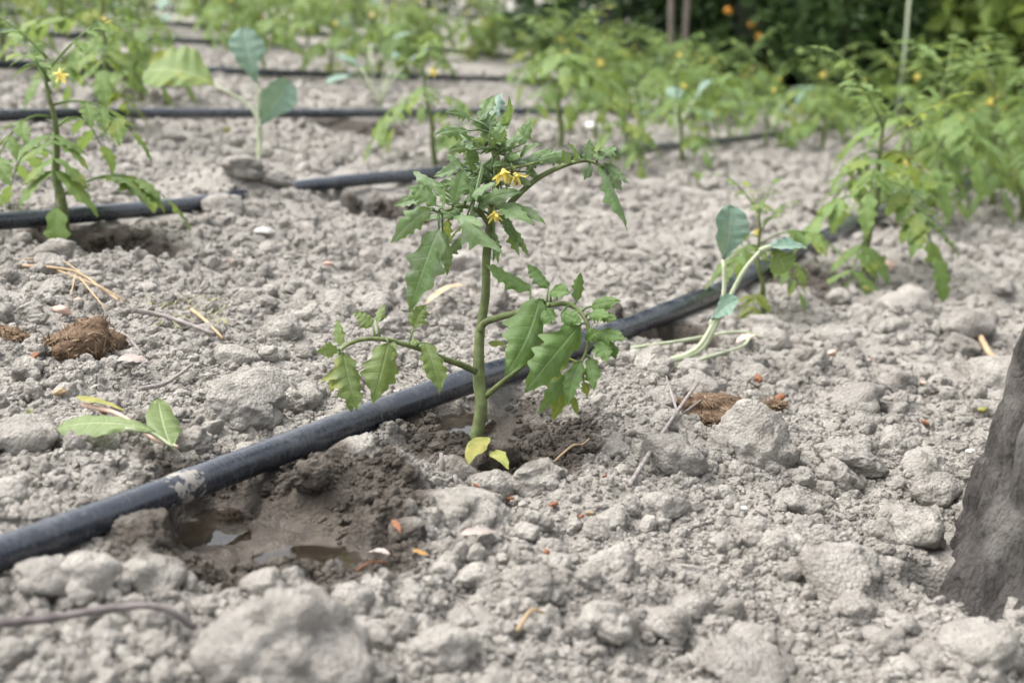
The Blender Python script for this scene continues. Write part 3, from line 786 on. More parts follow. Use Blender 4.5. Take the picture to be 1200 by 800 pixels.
# B: the big lower right leaf
hero_leaf(Z2, [(608, 250, 0), (625, 222, -.004), (690, 200, -.02), (760, 185, -.035), (830, 165, -.045), (900, 160, -.05), (945, 190, -.055), (970, 240, -.06), (965, 310, -.06), (945, 360, -.06)], 4.6, 1.6, [
    ((806, 142), (688, 404), 168, (-.05, -.075)), ((940, 232), (752, 460), 168, (-.06, -.085)), ((776, 116), (626, 28), 92, (-.03, -.02), None, (-.2, .8, .5)), ((836, 108), (764, 26), 70, (-.04, -.03)),
    ((930, 152), (944, 52), 52, (-.05, -.05)), ((842, 122), (910, 126), 70, (-.05, -.06)), ((832, 172), (856, 220), 62, (-.05, -.06)), ((880, 192), (948, 226), 76, (-.06, -.07)),
    ((980, 168), (1080, 150), 76, (-.055, -.07)), ((976, 192), (1045, 204), 66, (-.06, -.08)), ((1010, 202), (1068, 212), 50, (-.06, -.07)), ((1000, 258), (1098, 282), 88, (-.06, -.08)),
    ((1000, 286), (1036, 360), 88, (-.065, -.08)), ((1040, 290), (1062, 346), 60, (-.06, -.07)), ((975, 342), (988, 450), 74, (-.06, -.07)), ((945, 352), (902, 505), 74, (-.06, -.075)),
    ((915, 392), (798, 530), 68, (-.06, -.07)), ((880, 430), (850, 550), 76, (-.045, -.045), M_LEAFY), ((870, 340), (838, 456), 112, (-.03, -.03), M_LEAFY), ((920, 470), (932, 530), 34, (-.06, -.06), M_LEAFY),
    ((960, 280), (1010, 250), 60, (-.06, -.08)), ((800, 180), (850, 230), 70, (-.05, -.06)), ((955, 420), (965, 470), 40, (-.06, -.06), M_LEAFY)], M_LEAF)
hero_leaf(Z2, [(625, 470, 0), (690, 415, -.012), (770, 350, -.022), (805, 300, -.026)], 3.6, 1.8, [
    ((692, 296), (632, 290), 40, (.0, .01), M_LEAFY), ((792, 282), (742, 352), 56, (-.02, -.02), M_LEAFY), ((800, 300), (850, 350), 80, (-.02, -.02), M_LEAFY)], M_LEAFY)
def flower(mb_p, mb_s, c, axis, size, seed):
    rg = random.Random(seed); axis = Vector(axis).normalized(); a = axis.orthogonal().normalized(); b = axis.cross(a)
    for i in range(7):
        w = 2 * math.pi * i / 7 + rg.uniform(-.2, .2); rad = a * math.cos(w) + b * math.sin(w)
        tip = c + rad * size * rg.uniform(.55, .8) + axis * size * rg.uniform(.45, .9)
        leaflet(mb_p, c + rad * size * .06, tip, size * .30, rad - axis * .4, bend=-.18, fold=.2, lobes=1, teeth=0, rows=8, m=2, seed=seed + i, shape='petal')
    tube(mb_p, [c, c + axis * size * .55, c + axis * size * .95], [size * .14, size * .12, size * .03], 7)
    for i in range(6):
        w = 2 * math.pi * i / 6 + .4; rad = a * math.cos(w) + b * math.sin(w)
        leaflet(mb_s, c - axis * size * .05, c + rad * size * .7 - axis * size * rg.uniform(-.1, .3), size * .14, axis, bend=.1, fold=.2, lobes=1, teeth=0, rows=5, m=1, seed=seed + 20 + i, shape='petal')
for fx, fy, sz, dz, ax in [(590, 199, 24, -.025, cv(.15, -1, .55)), (603, 203, 21, -.022, cv(.5, -1, .3)), (579, 248, 17, -.03, cv(.1, -1, .5))]:
    c = P(fx, fy, D0 + dz); p_ = MB(); s_ = MB(); flower(p_, s_, c, ax, sz * PX * .86, int(fx))
    fl = p_.build('flower', M_PETAL, hero, base0)
    tube(s_, [c, c - Vector(ax).normalized() * .006 + Vector((0, .008, .002)), c + Vector((-.002, .022, -.004))], 1.4 * PX, 6)
    s_.build('sepals', M_STEM, fl, base0)

# ------------------------------------------------------------------ field tomatoes
def make_tomato(seed, name='tomato_plant', H=.25, nleaf=9, mat=None, flowers=1, hi=False):
    rg = random.Random(seed); root = thing(name, (0, 0, 0), 'x', 'tomato plant'); mat = mat or M_LEAFF
    mb = MB(); lean = Vector((rg.uniform(-.12, .12), rg.uniform(-.1, .1), 0))
    sp = [Vector((0, 0, -.02))]
    for i in range(1, 7):
        z = H * .86 * i / 6; sp.append(Vector((lean.x * z + rg.uniform(-.006, .006), lean.y * z + rg.uniform(-.006, .006), z)))
    tube(mb, catmull(sp, 3), [.0064, .0056, .0046, .0030, .0016], 7)
    mb.build('stem', M_STEM, root)
    az = rg.uniform(0, 6.28)
    for i in range(nleaf):
        f = (.34 + .66 * (i / (nleaf - 1)) ** .85) if i else .22; az += 2.4 + rg.uniform(-.5, .5)
        z = H * .86 * f; o = Vector((lean.x * z, lean.y * z, z))
        ln = H * rg.uniform(.42, .62) * (1.0 if f < .75 else .55); up = rg.uniform(.25, .75) + (.7 if f > .8 else 0)
        h = Vector((math.cos(az), math.sin(az), 0)); side = Vector((-h.y, h.x, 0))
        droop = rg.uniform(.5, 1.1) * (1 if f < .8 else .5)
        rp = []
        for t in (0, .2, .4, .6, .8, 1.0):
            rp.append(o + h * ln * t * (1 - .18 * t * droop) + Vector((0, 0, ln * (up * t - droop * t * t))))
        mb = MB(); pts = catmull(rp, 2); tube(mb, pts, [.0019, .0008], 5)
        npair = 4 if ln > H * .46 else 3
        spots = [(1.0, 0)] + [(q, s) for q in np.linspace(.42, .86, npair) for s in (-1, 1)]
        for q, s in spots:
            p = pts[int(q * (len(pts) - 1))]; tn = (pts[-1] - pts[-2]).normalized() if q == 1 else (pts[min(len(pts) - 1, int(q * (len(pts) - 1)) + 1)] - pts[int(q * (len(pts) - 1)) - 1]).normalized()
            l2 = ln * rg.uniform(.32, .48) * (1.15 if s == 0 else 1)
            d = (tn * (1.0 if s == 0 else .45) + side * s * .8 + Vector((0, 0, -rg.uniform(.2, .75)))).normalized()
            leaflet(mb, p, p + d * l2, l2 * rg.uniform(.46, .64), Vector((0, 0, 1)) + h * .3 + side * s * .3, bend=.15, fold=rg.uniform(.1, .4), lobes=4, teeth=.34,
                    rows=24 if hi else 13, m=3 if hi else 2, seed=rg.randint(0, 9999), curl=rg.uniform(.2, .8))
        mb.build('leaf', mat if rg.random() > .12 else M_LEAFY, root)
    for i in range(flowers):
        c = Vector((rg.uniform(-.03, .03), rg.uniform(-.04, 0), H * rg.uniform(.6, .85))); p_ = MB()
        flower(p_, p_, c, (rg.uniform(-.4, .4), -.5, -.8), .016, seed + i); p_.build('flower', M_PETAL, root)
    return root
def place(root, g, scale, rz, label, cat, group=None):
    root.location = g; root.scale = (scale,) * 3; root.rotation_euler = (0, 0, rz); return tag(root, label, cat, group)

def make_brassica(seed, leaves, mats=None, name='cabbage_seedling'):
    """leaves: list of (petiole points, blade base, blade tip, width, normal, material)"""
    rg = random.Random(seed); root = thing(name, (0, 0, 0), 'x', 'cabbage seedling')
    for pet, bb, bt, w, n, m in leaves:
        mb = MB(); pts = catmull(pet + [bb], 4); tube(mb, pts, [.0034, .0022], 7)
        lf = mb.build('leaf', M_BSTEM, root)
        k = MB(); leaflet(k, bb, bt, w, n, bend=rg.uniform(.08, .2), fold=rg.uniform(.1, .35), lobes=5, teeth=.07, rows=28, m=4, seed=rg.randint(0, 999), curl=rg.uniform(-.3, .5), shape='obov')
        tube(k, [Vector(bb), Vector(bb).lerp(Vector(bt), .35) - Vector(n).normalized() * .001], [.0022, .0012], 6)
        k.build('blade', m, lf)
    return root
def generic_brassica(seed, H=.16):
    rg = random.Random(seed); lv = []; az = rg.uniform(0, 6)
    for i in range(rg.choice((4, 5, 6))):
        az += 2.3 + rg.uniform(-.4, .4); h = Vector((math.cos(az), math.sin(az), 0)); u = rg.uniform(.7, 1.5)
        L = H * rg.uniform(.6, .9); b = h * L * .5 + Vector((0, 0, L * u * .6 + .02)); dr = (h * .8 + Vector((0, 0, rg.uniform(-.3, 1.0)))).normalized()
        lv.append(([Vector((0, 0, -.01)), Vector((0, 0, .02)), h * L * .2 + Vector((0, 0, L * u * .32 + .02))], b, b + dr * H * rg.uniform(.38, .55), H * rg.uniform(.25, .38), Vector((0, 0, 1)) - h * .7, M_BRAS if rg.random() > .2 else M_BRASG))
    return make_brassica(seed, lv)
variants = [make_tomato(40 + i, H=.25, nleaf=rnl, flowers=fl, hi=True) for i, (rnl, fl) in enumerate([(11, 1), (13, 0), (13, 1), (10, 1), (15, 0), (12, 1)])]
bvars = [generic_brassica(70 + i) for i in range(3)]
used = set()
def take(lst, i):
    r = lst[i % len(lst)]
    if r.name not in used: used.add(r.name); return r
    c = copy_tree(r); return c
def tomato_at(px, py, hpx, v, rz, label, group=None):
    g = on_ground(px, py); sc = hpx / F * (g - CAM).dot(FWD) / .235
    return place(take(variants, v), g, sc, rz, label, 'tomato plant', group)
def cabbage_at(px, py, hpx, v, rz, label, group=None):
    g = on_ground(px, py); sc = hpx / F * (g - CAM).dot(FWD) / .17
    return place(take(bvars, v), g, sc, rz, label, 'cabbage seedling', group)
tomato_at(76, 272, 222, 3, 2.0, 'tomato plant with one pale yellow flower growing in front of the second pipe')
tomato_at(512, 196, 130, 3, .5, 'small tomato plant behind the second pipe, over the flowering tomato')
tomato_at(1016, 325, 205, 1, 1.2, 'leafy tomato plant beside the main pipe, past the cabbage seedling')
tomato_at(896, 374, 135, 2, 4.0, 'low sprawling tomato plant just behind the cabbage seedling')
tomato_at(1095, 250, 180, 4, 3.0, 'tomato plant by the main pipe, third beyond the cabbage seedling')
tomato_at(118, 150, 165, 2, 1.0, 'tall tomato plant on the third pipe, before the end of the rows')
tomato_at(168, 120, 130, 4, 3.4, 'tomato plant behind the tall one on the third pipe')
tomato_at(655, 178, 145, 2, 2.6, 'bushy tomato plant between the second and third pipes')
tomato_at(1165, 245, 165, 2, 5.0, 'tomato plant at the far end of the main pipe nearest the hedge')
for q_, (px, py, hh, v) in enumerate([(1068, 272, 120, 5), (1122, 236, 125, 0), (1182, 222, 130, 2), (1195, 262, 120, 4)]):
    tomato_at(px, py, hh, v, q_ * 2.1, 'bushy young tomato in the row along the far stretch of the main pipe', 'bushy tomatoes on the main pipe')
tomato_at(735, 200, 80, 1, 5.5, 'thin tomato plant between the second and third pipes, beside the bushy one')
for q_, (px, py, hh, v) in enumerate([(700, 165, 110, 0), (790, 148, 95, 3), (872, 146, 92, 5), (965, 178, 110, 3), (1060, 186, 112, 0), (1145, 196, 115, 5)]):
    tomato_at(px, py, hh, v, q_ * 1.7, 'slender tomato plant in the gap between the main pipe and the third pipe', 'slender tomatoes past the second pipe')
cabbage_at(445, 135, 88, 0, 2.2, 'cabbage seedling with upright blue-green leaves on the third pipe')
cabbage_at(570, 175, 60, 1, 1.0, 'cabbage seedling hidden behind the top of the flowering tomato')
cabbage_at(905, 165, 75, 2, .4, 'cabbage seedling where the second pipe comes up for the last time')
cabbage_at(1060, 275, 80, 1, 4.4, 'cabbage seedling under the leafy tomato at the main pipe')
# two cabbage seedlings seen clearly
def bras_px(label, base, d, leaves):
    b = G(*base); b.z = float(Hz(b.x, b.y)[0]); q = lambda p: P(p[0], p[1], d + (p[2] if len(p) > 2 else 0)) - b
    root = make_brassica(int(base[0]), [([q(p) for p in pet], q(bb), q(bt), w / F * d, cv(*n), m) for pet, bb, bt, w, n, m in leaves])
    return place(root, b, 1, 0, label, 'cabbage seedling')
b1 = G(302, 194); d1 = (b1 - CAM).dot(FWD)
bras_px('cabbage seedling with one broad yellowing leaf, between the second and third pipes', (302, 194), d1, [
    ([(302, 200), (305, 165), (303, 145), (290, 122)], (252, 100), (168, 84), 92, (0, .75, .75), M_BRASG),
    ([(302, 200), (304, 165), (304, 150, -.01)], (306, 146, -.02), (340, 94, -.03), 44, (.5, .3, .8), M_BRAS),
    ([(302, 200), (303, 160, .01), (301, 120, .02)], (300, 98, .02), (284, 32, .03), 40, (.3, .1, .9), M_BRAS)])
b2 = G(800, 428); d2 = (b2 - CAM).dot(FWD)
bras_px('cabbage seedling with bent pale stems leaning over the main pipe', (790, 428), d2, [
    ([(775, 425), (815, 410), (838, 375), (848, 345)], (848, 304), (856, 240), 48, (.3, .2, .9), M_BRAS),
    ([(775, 425), (818, 412), (840, 378), (870, 320)], (893, 292), (945, 290, .02), 30, (0, .8, .5), M_BRAS),
    ([(775, 425), (812, 412), (832, 388)], (834, 374), (866, 350, -.02), 26, (.1, .5, .8), M_BRAS),
    ([(890, 294), (900, 290)], (905, 290, .01), (920, 320, .01), 36, (0, .2, .9), M_BRASG)])

# rows marching to the hedge
NAMES = ['main pipe', 'second pipe', 'third pipe', 'fourth pipe', 'fifth pipe', 'sixth pipe', 'seventh pipe', 'eighth pipe', 'ninth pipe', 'tenth pipe', 'eleventh pipe', 'twelfth pipe', 'thirteenth pipe', 'fourteenth pipe']
rgp = random.Random(21); nplants = 0
busy = [o.location.copy() for o in COL.objects if o.get('category') in ('tomato plant', 'cabbage seedling')]
for kx, pl in enumerate(pipes):
    pts = [Vector(p) for p in pl]; acc = rgp.uniform(0, .3)
    for a_, b_ in zip(pts[:-1], pts[1:]):
        acc += (b_ - a_).length
        if acc < (.19 if project(a_)[0] < 450 else .21 if kx < 2 else .15 if kx < 3 else .11): continue
        acc = rgp.uniform(-.05, .05)
        p = b_ + ROW_PERP * rgp.choice((-1, 1)) * rgp.uniform(.03, .10)
        if p.y > 13.5 or p.y < 2.0: continue
        q = project(p)
        if not (-110 < q[0] < 1310 and -60 < q[1] < 330): continue
        if kx == 0 and q[0] < 1120: continue
        if kx == 1 and q[0] < 790: continue
        if kx == 2 and (q[0] < 250 or 400 < q[0] < 700): continue
        if any((p - c).length < .15 for c in busy): continue
        if p.y > 5.7 + max(0, 900 - q[0]) / 300 * 3.6: continue
        if q[0] < 620 and rgp.random() < {2: .5, 3: .35, 4: .1}.get(kx, .0): continue
        p.z = float(Hz(p.x, p.y, .01)[0])
        nplants += 1
        if rgp.random() < .14:
            place(take(bvars, rgp.randint(0, 9)), p, rgp.uniform(.9, 1.35), rgp.uniform(0, 6.28), 'blue-green cabbage seedling among the tomatoes along the %s' % NAMES[kx], 'cabbage seedling', 'cabbage seedlings in the rows')
        else:
            place(take(variants, rgp.randint(0, 9)), p, rgp.uniform(.9, 1.15) * (.92 if q[0] > 620 else 1.12 if p.y > 6 else 1), rgp.uniform(0, 6.28), 'green tomato plant standing in the dense growth along the %s' % NAMES[kx], 'tomato plant', 'tomato plants in the rows')
print('plants', nplants)

# ------------------------------------------------------------------ fruit tree trunk beside the field
def bark_material(name, c0, c1, c2):
    m, t = new_mat(name); geo = nd(t, 'ShaderNodeNewGeometry')
    mp = nd(t, 'ShaderNodeMapping'); t.links.new(geo.outputs['Position'], mp.inputs[0]); mp.inputs['Scale'].default_value = (1, 1, .22)
    n0 = noise(t, mp.outputs[0], 60, 5, .65); n2 = noise(t, geo.outputs['Position'], 24, 3); n3 = noise(t, mp.outputs[0], 420, 4, .65)
    wv = nd(t, 'ShaderNodeVectorMath', operation='ADD'); t.links.new(mp.outputs[0], wv.inputs[0])
    nc = nd(t, 'ShaderNodeTexNoise', i_Scale=55.0, i_Detail=3.0); t.links.new(mp.outputs[0], nc.inputs['Vector'])
    sc_ = nd(t, 'ShaderNodeVectorMath', operation='SCALE'); t.links.new(nc.outputs['Color'], sc_.inputs[0]); sc_.inputs['Scale'].default_value = .022; t.links.new(sc_.outputs[0], wv.inputs[1])
    vo = nd(t, 'ShaderNodeTexVoronoi', feature='DISTANCE_TO_EDGE', i_Scale=58.0); t.links.new(wv.outputs[0], vo.inputs['Vector'])
    crack = maprange(t, vo.outputs['Distance'], .0, .16)
    n1 = math_n(t, 'ADD', math_n(t, 'MULTIPLY', crack, .12), math_n(t, 'MULTIPLY', n0, .88))
    c = mixc(t, maprange(t, n1, .25, .80), c0, c1); c = mixc(t, maprange(t, n2, .5, .7, 0, .8), c, c2); c = mixc(t, maprange(t, n3, .5, .7, 0, .5), c, c0)
    b = nd(t, 'ShaderNodeBsdfPrincipled'); b.inputs['Roughness'].default_value = .95; b.inputs['Specular IOR Level'].default_value = .15
    bump = nd(t, 'ShaderNodeBump', i_Strength=1.0, i_Distance=.011); t.links.new(math_n(t, 'ADD', n1, math_n(t, 'MULTIPLY', n3, .6)), bump.inputs['Height'])
    t.links.new(c, b.inputs['Base Color']); t.links.new(bump.outputs[0], b.inputs['Normal']); finish(t, b.outputs[0]); return m
M_BARK = bark_material('bark', (.055, .050, .046), (.13, .12, .112), (.19, .18, .165))
M_PALEBARK = bark_material('pale_bark', (.26, .22, .19), (.36, .31, .27), (.40, .35, .31))
def tree_leaf_material(name, c0, c1, transl=.3):
    return plain(name, c0, c1, .55, 3.0, .4, .0005, 100, transl)
M_TL = [tree_leaf_material('hedge_leaf_dark', (.018, .040, .012), (.045, .085, .022)), tree_leaf_material('hedge_leaf', (.035, .075, .018), (.075, .13, .030)),
        tree_leaf_material('vine_leaf', (.11, .17, .03), (.20, .27, .055), .4), tree_leaf_material('fruit_tree_leaf', (.04, .08, .02), (.08, .13, .035))]
def crown(mb, blobs, n, size, rg):
    tot = sum(b[3]**2 for b in blobs)
    for cx, cy, cz, r in blobs:
        k = int(n * r * r / tot)
        for _ in range(k):
            d = Vector((rg.gauss(0, 1), rg.gauss(0, 1), rg.gauss(0, 1))).normalized() * r * rg.random() ** .42
            c = Vector((cx, cy, cz)) + Vector((d.x, d.y, d.z * .85))
            a = Vector((rg.gauss(0, 1), rg.gauss(0, 1), rg.gauss(0, .6) - .5)).normalized(); b = a.orthogonal().normalized()
            b = (b * math.cos(1.1 * rg.random()) + a.cross(b) * math.sin(6.28 * rg.random())).normalized(); s = size * rg.uniform(.6, 1.25)
            nn = a.cross(b).normalized() * s * .12
            mb.add([c, c + a * s * .5 + b * s * .28 + nn, c + a * s, c + a * s * .5 - b * s * .28 + nn], [(0, 1, 2), (0, 2, 3)])
def make_tree(seed, base, H, spread, label, leafmat, leafsize, nleaf, low_=.25, stems=1, rad=.07, bark=None, cat='tree', name='hedge_tree', group=None):
    rg = random.Random(seed); root = thing(name, base, label, cat, group)
    mb = MB(); blobs = []
    for s in range(stems):
        dx = rg.uniform(-.10, .10) + (s - (stems - 1) / 2) * .09
        top = Vector((dx * 5 + rg.uniform(-.2, .2), rg.uniform(-.2, .2), H * .72))
        pts = catmull([Vector((dx, 0, -.08)), Vector((dx * 1.2, 0, H * .2)), Vector((dx * 2 + rg.uniform(-.1, .1), rg.uniform(-.1, .1), H * .45)), top], 5)
        tube(mb, pts, [rad * 1.3, rad, rad * .7, rad * .3], 9, .08, rg)
        for i in range(7):
            p = pts[int(len(pts) * rg.uniform(.3, .95))]; a = rg.uniform(0, 6.28); l = spread * rg.uniform(.5, .9)
            e = p + Vector((math.cos(a) * l, math.sin(a) * l, l * rg.uniform(.1, .8)))
            tube(mb, catmull([p, (p + e) / 2 + Vector((0, 0, -.05)), e], 3), [rad * .35, rad * .1], 5)
            blobs.append((e.x, e.y, e.z, spread * rg.uniform(.28, .45)))
    mb.build('trunk', bark or M_BARK, root)
    for i in range(16):
        a = rg.uniform(0, 6.28); r = spread * rg.uniform(.15, .8); z = H * (low_ + (1 - low_) * rg.random())
        blobs.append((math.cos(a) * r, math.sin(a) * r, z, spread * rg.uniform(.25, .48)))
    if low_ < .2:
        for i in range(14):
            a = rg.uniform(0, 6.28); r = spread * rg.uniform(.1, .95); blobs.append((math.cos(a) * r, math.sin(a) * r, rg.uniform(.1, .75), spread * rg.uniform(.22, .34)))
    k = MB(); crown(k, blobs, int(nleaf * 1.5), leafsize, rg); k.build('crown', leafmat, root, smooth=False)
    return root
HP = lambda px, Y: Vector(((px - 600) / F * Y, Y, low1((px - 600) / F * Y, Y)))
make_tree(1, HP(730, 7.9), 3.4, 1.1, 'dark leafy hedge tree standing behind the pale forked trunk', M_TL[0], .07, 6500, .12)
make_tree(2, HP(786, 7.0), 3.6, .9, 'tree with a pale forked trunk at the field edge', M_TL[1], .06, 5200, .34, 2, .013, M_PALEBARK)
make_tree(3, HP(885, 7.6), 3.2, 1.0, 'dark hedge tree dotted with added orange balls imitating glints of light', M_TL[0], .065, 7000, .10)
make_tree(4, HP(1000, 7.2), 3.3, 1.0, 'mid green hedge tree between the orange-dotted tree and the broad-leaved climber', M_TL[1], .06, 6000, .16)
make_tree(5, HP(1110, 7.8), 3.6, 1.1, 'dark hedge tree behind the broad-leaved climber', M_TL[0], .07, 6500, .10)
make_tree(6, HP(1175, 6.5), 2.2, .55, 'light yellow-green broad-leaved climber at the end of the hedge', M_TL[2], .14, 950, .10, 1, .02, None, 'climber', 'broad_leaved_climber')
make_tree(7, HP(1290, 7.3), 3.4, 1.0, 'mid green hedge tree past the broad-leaved climber', M_TL[1], .07, 5000, .12)
for i, px in enumerate((770, 830, 900, 980, 1070, 1170, 1270, 1380)):
    make_tree(20 + i, HP(px, 9.4 + .5 * (i % 2)), 3.6, 1.1, 'tall dark tree in the second line of trees behind the hedge', M_TL[0], .10, 6500, .06, 1, .09, None, 'tree', 'background_tree', 'trees behind the hedge')
for i, (px, yy) in enumerate(((290, 15.5), (360, 16.2), (430, 15.2), (500, 16), (570, 15))):
    make_tree(50 + i, HP(px, yy), 1.3, .75, 'low green shrub at the upper end of the field beyond the rows', M_TL[1], .08, 1500, .05, 1, .02, None, 'shrub', 'low_shrub', 'shrubs at the top of the field')
# added orange balls, stand-ins for orange light glinting through the hedge
M_GLINT = plain('orange_glint_ball', (.90, .36, .05), (.92, .44, .08), .4, 20)
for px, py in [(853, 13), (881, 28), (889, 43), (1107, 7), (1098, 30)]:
    c = P(px, py, 6.75); o = obj('orange_glint_ball', None) if False else None
    V_, F_ = ICO[2]; me_ = mesh_of('orange_glint_ball', V_ * np.array([.020, .020, .019]), F_, M_GLINT)
    r_ = thing('orange_glint_ball', c, 'small round orange ball added in the dark hedge as a glint of light', 'glint ball', 'orange glint balls in the hedge'); obj('ball', me_, r_)
    mb = MB(); tube(mb, [(0, 0, .022), (.004, .01, .05), (.01, .04, .12)], .0025, 5); mb.build('stalk', M_BARK, r_)  # stalk is made up along with the ball
# stake
mb = MB(); a_ = HP(1046, 5.6); top = P(1068, -30, 5.55)
tube(mb, [(0, 0, -.05), tuple((top - a_) * .5 + Vector((.006, 0, 0))), tuple(top - a_)], [.008, .007, .006], 8)
mb.add([(-.02, .0, .02), (.02, 0, .02), (.02, .0, .026), (-.02, 0, .026)], [(0, 1, 2, 3)])
o = mb.build('garden_stake', plain('stake_wood', (.22, .27, .17), (.30, .33, .23), .8, 30)); o.location = a_; tag(o, 'thin pale leaning garden stake before the hedge', 'stake')

# foreground trunk
tz = low1(TRUNK[0], TRUNK[1]); root = thing('garden_tree', (TRUNK[0], TRUNK[1], tz), 'rough dark grey tree trunk rising from the soil beside the open bed', 'tree')
nr, nz = 160, 230; V_ = []; Ht = 1.9
zz = np.concatenate([np.linspace(-.09, .42, 170), np.linspace(.43, Ht, 60)])
th = np.linspace(0, 2 * np.pi, nr, endpoint=False)
for z_ in zz:
    r = .080 + .064 * math.exp(-max(0, z_ + .03) / .15) - .018 * max(0, z_) / Ht
    cxo = .022 * max(0, z_) / .2 if z_ < .3 else .033 + .12 * (z_ - .3); cyo = .03 * max(0, z_)
    fx, fy = np.cos(th), np.sin(th)
    lob = 1 + .07 * np.cos(3 * th + 1 + z_ * 2) * math.exp(-max(0, z_) / .2) + .05 * (vn3(fx * 1.8 + 3, fy * 1.8, np.full_like(th, z_ * 4), 90) - .5)
    Fd, ID = wor3(fx * 3.6 + 5, fy * 3.6, np.full_like(th, z_ * 11), 91)
    plate = np.sqrt(np.clip(1 - (Fd / .75)**2, 0, 1)) * (.4 + .6 * ID)
    Fd2, ID2 = wor3(fx * 9 + 5, fy * 9, np.full_like(th, z_ * 34), 95)
    pl2 = np.sqrt(np.clip(1 - (Fd2 / .75)**2, 0, 1)) * ID2
    rr = r * lob + .016 * (plate - .4) + .007 * (pl2 - .3) + .004 * (vn3(fx * 20, fy * 20, np.full_like(th, z_ * 60), 99) - .5) - .013 * np.clip(1 - 5.5 * np.abs(vn3(fx * 6.5 + 9, fy * 6.5, np.full_like(th, z_ * 9), 97) - .5), 0, 1)
    V_.append(np.stack([cxo + rr * fx, cyo + rr * fy, np.full_like(th, z_)], 1))
V_ = np.concatenate(V_); m_ = len(zz)
F_ = [(i * nr + j, i * nr + (j + 1) % nr, (i + 1) * nr + (j + 1) % nr, (i + 1) * nr + j) for i in range(m_ - 1) for j in range(nr)]
obj('trunk', mesh_of('trunk', V_, F_, M_BARK), root)
tp = Vector((.033 + .12 * 1.6, .03 * Ht, Ht - .05)); rgt = random.Random(4); blobs = []
for i in range(5):
    a = -.9 + i * .62; e = tp + Vector((math.cos(a) * .7 + .25, math.sin(a) * .6, .5 + .2 * rgt.random())); mb = MB()
    tube(mb, catmull([tp - Vector((0, 0, .1)), (tp + e) / 2 + Vector((0, 0, .08)), e], 5), [.05, .03, .014], 8, .06, rgt); mb.build('limb', M_BARK, root)
    blobs += [(e.x, e.y, e.z, .42), ((tp.x + e.x) / 2, (tp.y + e.y) / 2, e.z, .3)]
k = MB(); crown(k, blobs, 2600, .07, rgt); k.build('crown', M_TL[3], root, smooth=False)

# ------------------------------------------------------------------ litter
def g3(p, off=.003):
    g = G(p[0], p[1]); g.z = float(Hz(g.x, g.y)[0]) + off + (p[2] if len(p) > 2 else 0); return g
def twig(pts, rpx, label, mat=None, name='twig', cat='twig', off=.010, branches=()):
    P3 = [g3(p, off) for p in pts]; d = (P3[0] - CAM).dot(FWD); mb = MB(); o0 = P3[0].copy()
    tube(mb, catmull(P3, 5), [rpx / F * d, rpx / F * d * .7], 7, .12)
    for br in branches: tube(mb, catmull([g3(p, off) for p in br], 4), [rpx / F * d * .7, rpx / F * d * .35], 6, .1)
    o = mb.build(name, mat or M_TWIG, None, o0); o.location = o0; return tag(o, label, cat)
twig([(-20, 757), (60, 752, .003), (130, 752, .003), (190, 765), (232, 772)], 6.0, 'dark bent twig lying in front of the rounded grey clod', plain('dark_twig', (.10, .085, .085), (.17, .15, .145), .85, 100), off=.010)
twig([(162, 384), (200, 388), (252, 408)], 3.2, 'straight grey stick lying near the brown manure lump')
twig([(165, 478), (195, 462), (226, 446)], 3.0, 'short dark stick between the manure lump and the main pipe')
twig([(132, 402), (150, 412), (168, 428)], 2.4, 'thin grey twig end sticking out by the manure lump')
twig([(737, 598), (760, 562, .004), (790, 512, .004), (818, 470, .012)], 3.2, 'forked grey twig leaning over soil toward the cabbage seedling', branches=[[(795, 508, .006), (780, 470, .012)], [(800, 500, .008), (826, 488, .008)]], off=.008)
for px, py, hh, lb in [(517, 568, .022, 'short upright dead stub in front of the tomato base'), (533, 575, .014, 'tiny upright dead stub beside the taller stub')]:
    g = g3((px, py), -.006); mb = MB(); tube(mb, [(0, 0, 0), (.001, .001, hh * .6), (.0, .002, hh)], [.0026, .0022, .0014], 7, .1); o = mb.build('dead_stub', M_TWIG); o.location = g; tag(o, lb, 'plant stub')
twig([(1046, 455), (1052, 464), (1062, 475)], 2.4, 'small grey chip of twig on the bare soil toward the trunk')
twig([(1146, 412), (1160, 430, .004), (1178, 440, .004)], 4.0, 'tan curled dry leaf strip behind the trunk', M_STRAW, 'leaf_strip', 'dry leaf')
twig([(28, 320), (60, 328, .003), (92, 336, .002), (120, 352), (140, 368)], 2.0, 'bundle of tan straw stalks near the brown manure lump', M_STRAW, 'straw', 'straw', branches=[[(30, 318), (72, 320, .003), (110, 345)], [(90, 336), (84, 360)], [(95, 345, .004), (125, 378)], [(60, 326), (120, 356, .004), (150, 368)]])
rgl = random.Random(8); k = MB(); o0 = g3((215, 370))
for i in range(46):
    x_, y_ = rgl.uniform(165, 260), rgl.uniform(352, 392); a = rgl.uniform(-.8, .8); l = rgl.uniform(8, 22)
    tube(k, [g3((x_, y_), .002), g3((x_ + math.cos(a) * l / 2, y_ + math.sin(a) * l / 3), .006), g3((x_ + math.cos(a) * l, y_ + math.sin(a) * l * .6), .002)], .0006, 4)
o = k.build('dry_moss', plain('dry_moss', (.30, .31, .17), (.42, .38, .22), .9, 200), None, o0); o.location = o0; tag(o, 'wispy tuft of dry greenish stalks beside the straight grey stick', 'dry grass', kind='stuff')
twig([(225, 378), (240, 392, .003), (262, 410)], 2.6, 'pale straw blade lying over the grey stick', M_STRAW, 'straw', 'straw')
twig([(740, 422), (800, 418, .004), (862, 412, .002), (895, 414)], 2.4, 'long pale stalk trailing from the cabbage seedling', M_BSTEM, 'straw', 'straw')
twig([(795, 446), (835, 440, .002), (868, 428, .004), (878, 418, .006)], 2.6, 'pale bent stalk in front of the cabbage seedling', M_BSTEM, 'straw', 'straw')
